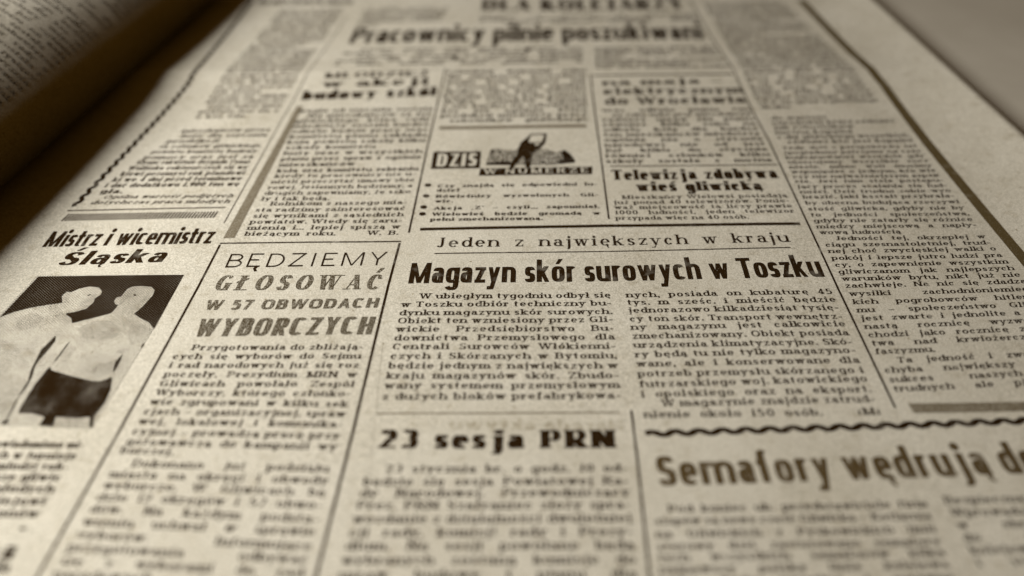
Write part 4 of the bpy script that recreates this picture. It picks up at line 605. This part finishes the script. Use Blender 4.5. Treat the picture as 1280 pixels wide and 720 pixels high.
class Under:                                # parent that keeps the mesh where it is in the world
    pass
def sheet_place(u, v, h):                   # u 0..1 across, v = y in mm
    xr = EDGE[0] + EDGE[1] * (v - EDGE[2])
    x = LEFT_X + (xr - LEFT_X) * u
    return np.stack([x, v, surf(x, v) + h], axis=1)
paper = sheet('paper_sheet', sheet_place, np.linspace(0, 1, 260), np.linspace(-10, 520, 360), M['paper'], news, .10)
def sheet_place2(u, v, h):
    xr = EDGE[0] + EDGE[1] * (v - EDGE[2]) - .35
    x = LEFT_X + (xr - LEFT_X) * u
    return np.stack([x, v + .3, surf(x, v) * (.98) - .16 + h], axis=1)
paper2 = sheet('under_sheet', sheet_place2, np.linspace(0, 1, 130), np.linspace(-12, 518, 180), M['paper'], news, .10)

def some_words(n):                          # body type too blurred to read: common words of such a page, n letters long
    out = rng.choice(WORDS)
    while len(out) < n - 3: out += ' ' + rng.choice(WORDS)
    return out
for name, label, style, mat, lines in BLOCKS:
    ink = Ink()
    for (text, xl, yl, xr, yr, ux, uy, xh, mode) in lines:
        if not isinstance(text, str): text = some_words(text)
        set_line(ink, style, text, (xl, yl), (xr, yr), (ux, uy), xh, mode)
    ink.build(name, M[mat], news, lift=.06 if mat != 'paper' else .10, label=label)

for name, label, mat, pts, half in RULES:
    ink = Ink(); path_strip(ink, pts, half); ink.build(name, M[mat], news, label=label)

for label, p0, p1, period, amp, half in WAVES:
    ink = Ink(); p0 = np.array(p0); p1 = np.array(p1); d = p1 - p0; Ln = np.hypot(*d); d = d / Ln; nn = np.array([-d[1], d[0]])
    n = int(Ln / period * 14)
    pts = [p0 + d * Ln * i / n + nn * amp * math.sin(2 * math.pi * Ln * i / n / period) for i in range(n + 1)]
    hs = [half * (1 + .25 * abs(math.cos(2 * math.pi * Ln * i / n / period))) for i in range(n + 1)]
    path_strip(ink, pts, hs, step=9); ink.build('wavy_rule', M['bold'], news, label=label)

for name, label, mat, q, nu, nv in QUADS:
    ink = Ink(); fill_quad(ink, q, 0, nu, nv); ink.build(name, M[mat], news, lift=.055, label=label)

for text, p0, p1, xh in GHOSTS:
    ink = Ink(); set_line(ink, 'cond', text, p0, p1, (.0264, .9997), xh, 'fit'); ink.build('show_through', M['ghost'], news, lift=.035, label='mirrored print of the back page showing faintly through')

# hatched bar: a row of slanting strokes
ink = Ink(); tl, tr, br, bl = [np.array(p) for p in HATCH]; n = 50
for i in range(n):
    a, b = i / n, (i + .52) / n
    fill_quad(ink, (tl + (tr - tl) * a, tl + (tr - tl) * b, bl + (br - bl) * b, bl + (br - bl) * a), 0, 1, 3)
ink.build('hatched_bar', M['rule'], news, label='bar of close slanting strokes over the sports headline')

# four bullets
for (x, y, r) in BULLETS:
    ink = Ink(); k = 14
    P_ = [(x + r * math.cos(2 * math.pi * i / k), y + r * .92 * math.sin(2 * math.pi * i / k)) for i in range(k)]
    V_ = np.array([(px, py, 0) for px, py in P_]); F_ = np.array([[i, i + 1, k - 2 - i, k - 1 - i] for i in range(k // 2 - 1)])
    ink.add(V_, F_); ink.build('bullet', M['bold'], news, lift=.06)

# halftone picture of two men, and the small cut of a man holding up a sheet
photo = poly('photograph', PHOTO['frame'], M['light_tone'], news, .055, label='halftone picture of two bare-chested wrestlers')
for nm, key, mat, lift in PHOTO['pieces']:
    for pts in PHOTO[key]: poly(nm, pts, M[mat], photo, lift)
cut_root = None
for i, (nm, pts, mat, lift) in enumerate(CUT):
    o = poly(nm, pts, M[mat], cut_root or news, lift, label='small engraving of a man holding up a sheet before a crowd' if i == 0 else None)
    if i == 0: cut_root = o

# ------------------------------------------------------------------ the page curled up into a roll, upper left
R, C0, AX, NL = ROLL['R'], np.array(ROLL['c']), np.array(ROLL['ax']), np.array(ROLL['nl'])   # axis point, direction, horizontal normal to the left
def roll_profile(s):
    """arc length s (mm) -> (left offset, height); starts under the roll, climbs its right side, goes over the top and away to the left"""
    s = np.asarray(s, dtype=float)
    a1, a2, R2 = math.radians(118), math.radians(174), 40.0     # tight bend at the side, wide bend over the top
    a = np.clip(s / R, 0, a1)
    q, z = -np.sin(a) * R, R - np.cos(a) * R
    b = a1 + np.clip((s - R * a1) / R2, 0, a2 - a1)
    q = q + R2 * (math.sin(a1) - np.sin(b)); z = z + R2 * (math.cos(a1) - np.cos(b))
    over = np.maximum(0, s - R * a1 - R2 * (a2 - a1))
    q = q + over; z = z + over * .08 - over * over * .0012
    return q, np.maximum(z, .6)
def roll_place(t, s, h):
    t = np.asarray(t, dtype=float); s = np.asarray(s, dtype=float)
    wob = 1 + .018 * np.sin(t / 37.0) + .012 * np.sin(t / 17.0 + 1)
    q, z = roll_profile(s); q2, z2 = roll_profile(s + .05)
    tq, tz = q2 - q, z2 - z; l = np.hypot(tq, tz); l = np.where(l < 1e-9, 1, l); nq, nz = tz / l, -tq / l
    tap = wob * np.clip(1 - t * .0016, .6, 1.15)          # the roll is thinner towards its far end
    q = q * tap - R * (1 - tap); z = z * tap
    q = q - (tz / l) * h; z = z + (tq / l) * h
    x = C0[0] + AX[0] * t + NL[0] * q; y = C0[1] + AX[1] * t + NL[1] * q
    return np.stack([x, y, z + .25], axis=1)
roll = empty('curled_newspaper_page', (C0[0] * MM, C0[1] * MM, 0), 'facing page of newsprint curled up into a thick dark roll at upper left', 'newspaper page')
bpy.context.view_layer.update()
sheet('paper_sheet', roll_place, np.linspace(-170, 330, 160), np.linspace(0, 190, 190), M['paper'], roll, .10)
words = WORDS
def filler(width, style, xh, r):
    out = []; tot = 0
    while True:
        w = r.choice(words); a = sum(glyph(style, c)[0] for c in w) * xh
        if tot + a > width * .97: break
        out.append(w); tot += a + .62 * xh
    return ' '.join(out) or 'oraz'
# rows run round the curl: the baseline follows s, so the page's columns lie across the roll
r2 = random.Random(3)
for ccol in range(2):
    ink = Ink()
    s0 = 27 + ccol * 46
    for i in range(150):
        t = -150 + i * 2.55
        if r2.random() < .05: continue
        # on the roll the row is set in (t, s): up = +t
        set_line(ink, 'body', filler(42, 'body', 1.12, r2), (t, s0 + 42), (t, s0), (1, 0), 1.12)
    ink.build('text_block', M['faint'], roll, place=lambda a, b, h: roll_place(a, b, h), lift=.06)

# parts keep their world place under the Empty
for root in (news, roll):
    inv = root.matrix_world.inverted()
    for o in scene.objects:
        if o.parent == root: o.matrix_parent_inverse = inv
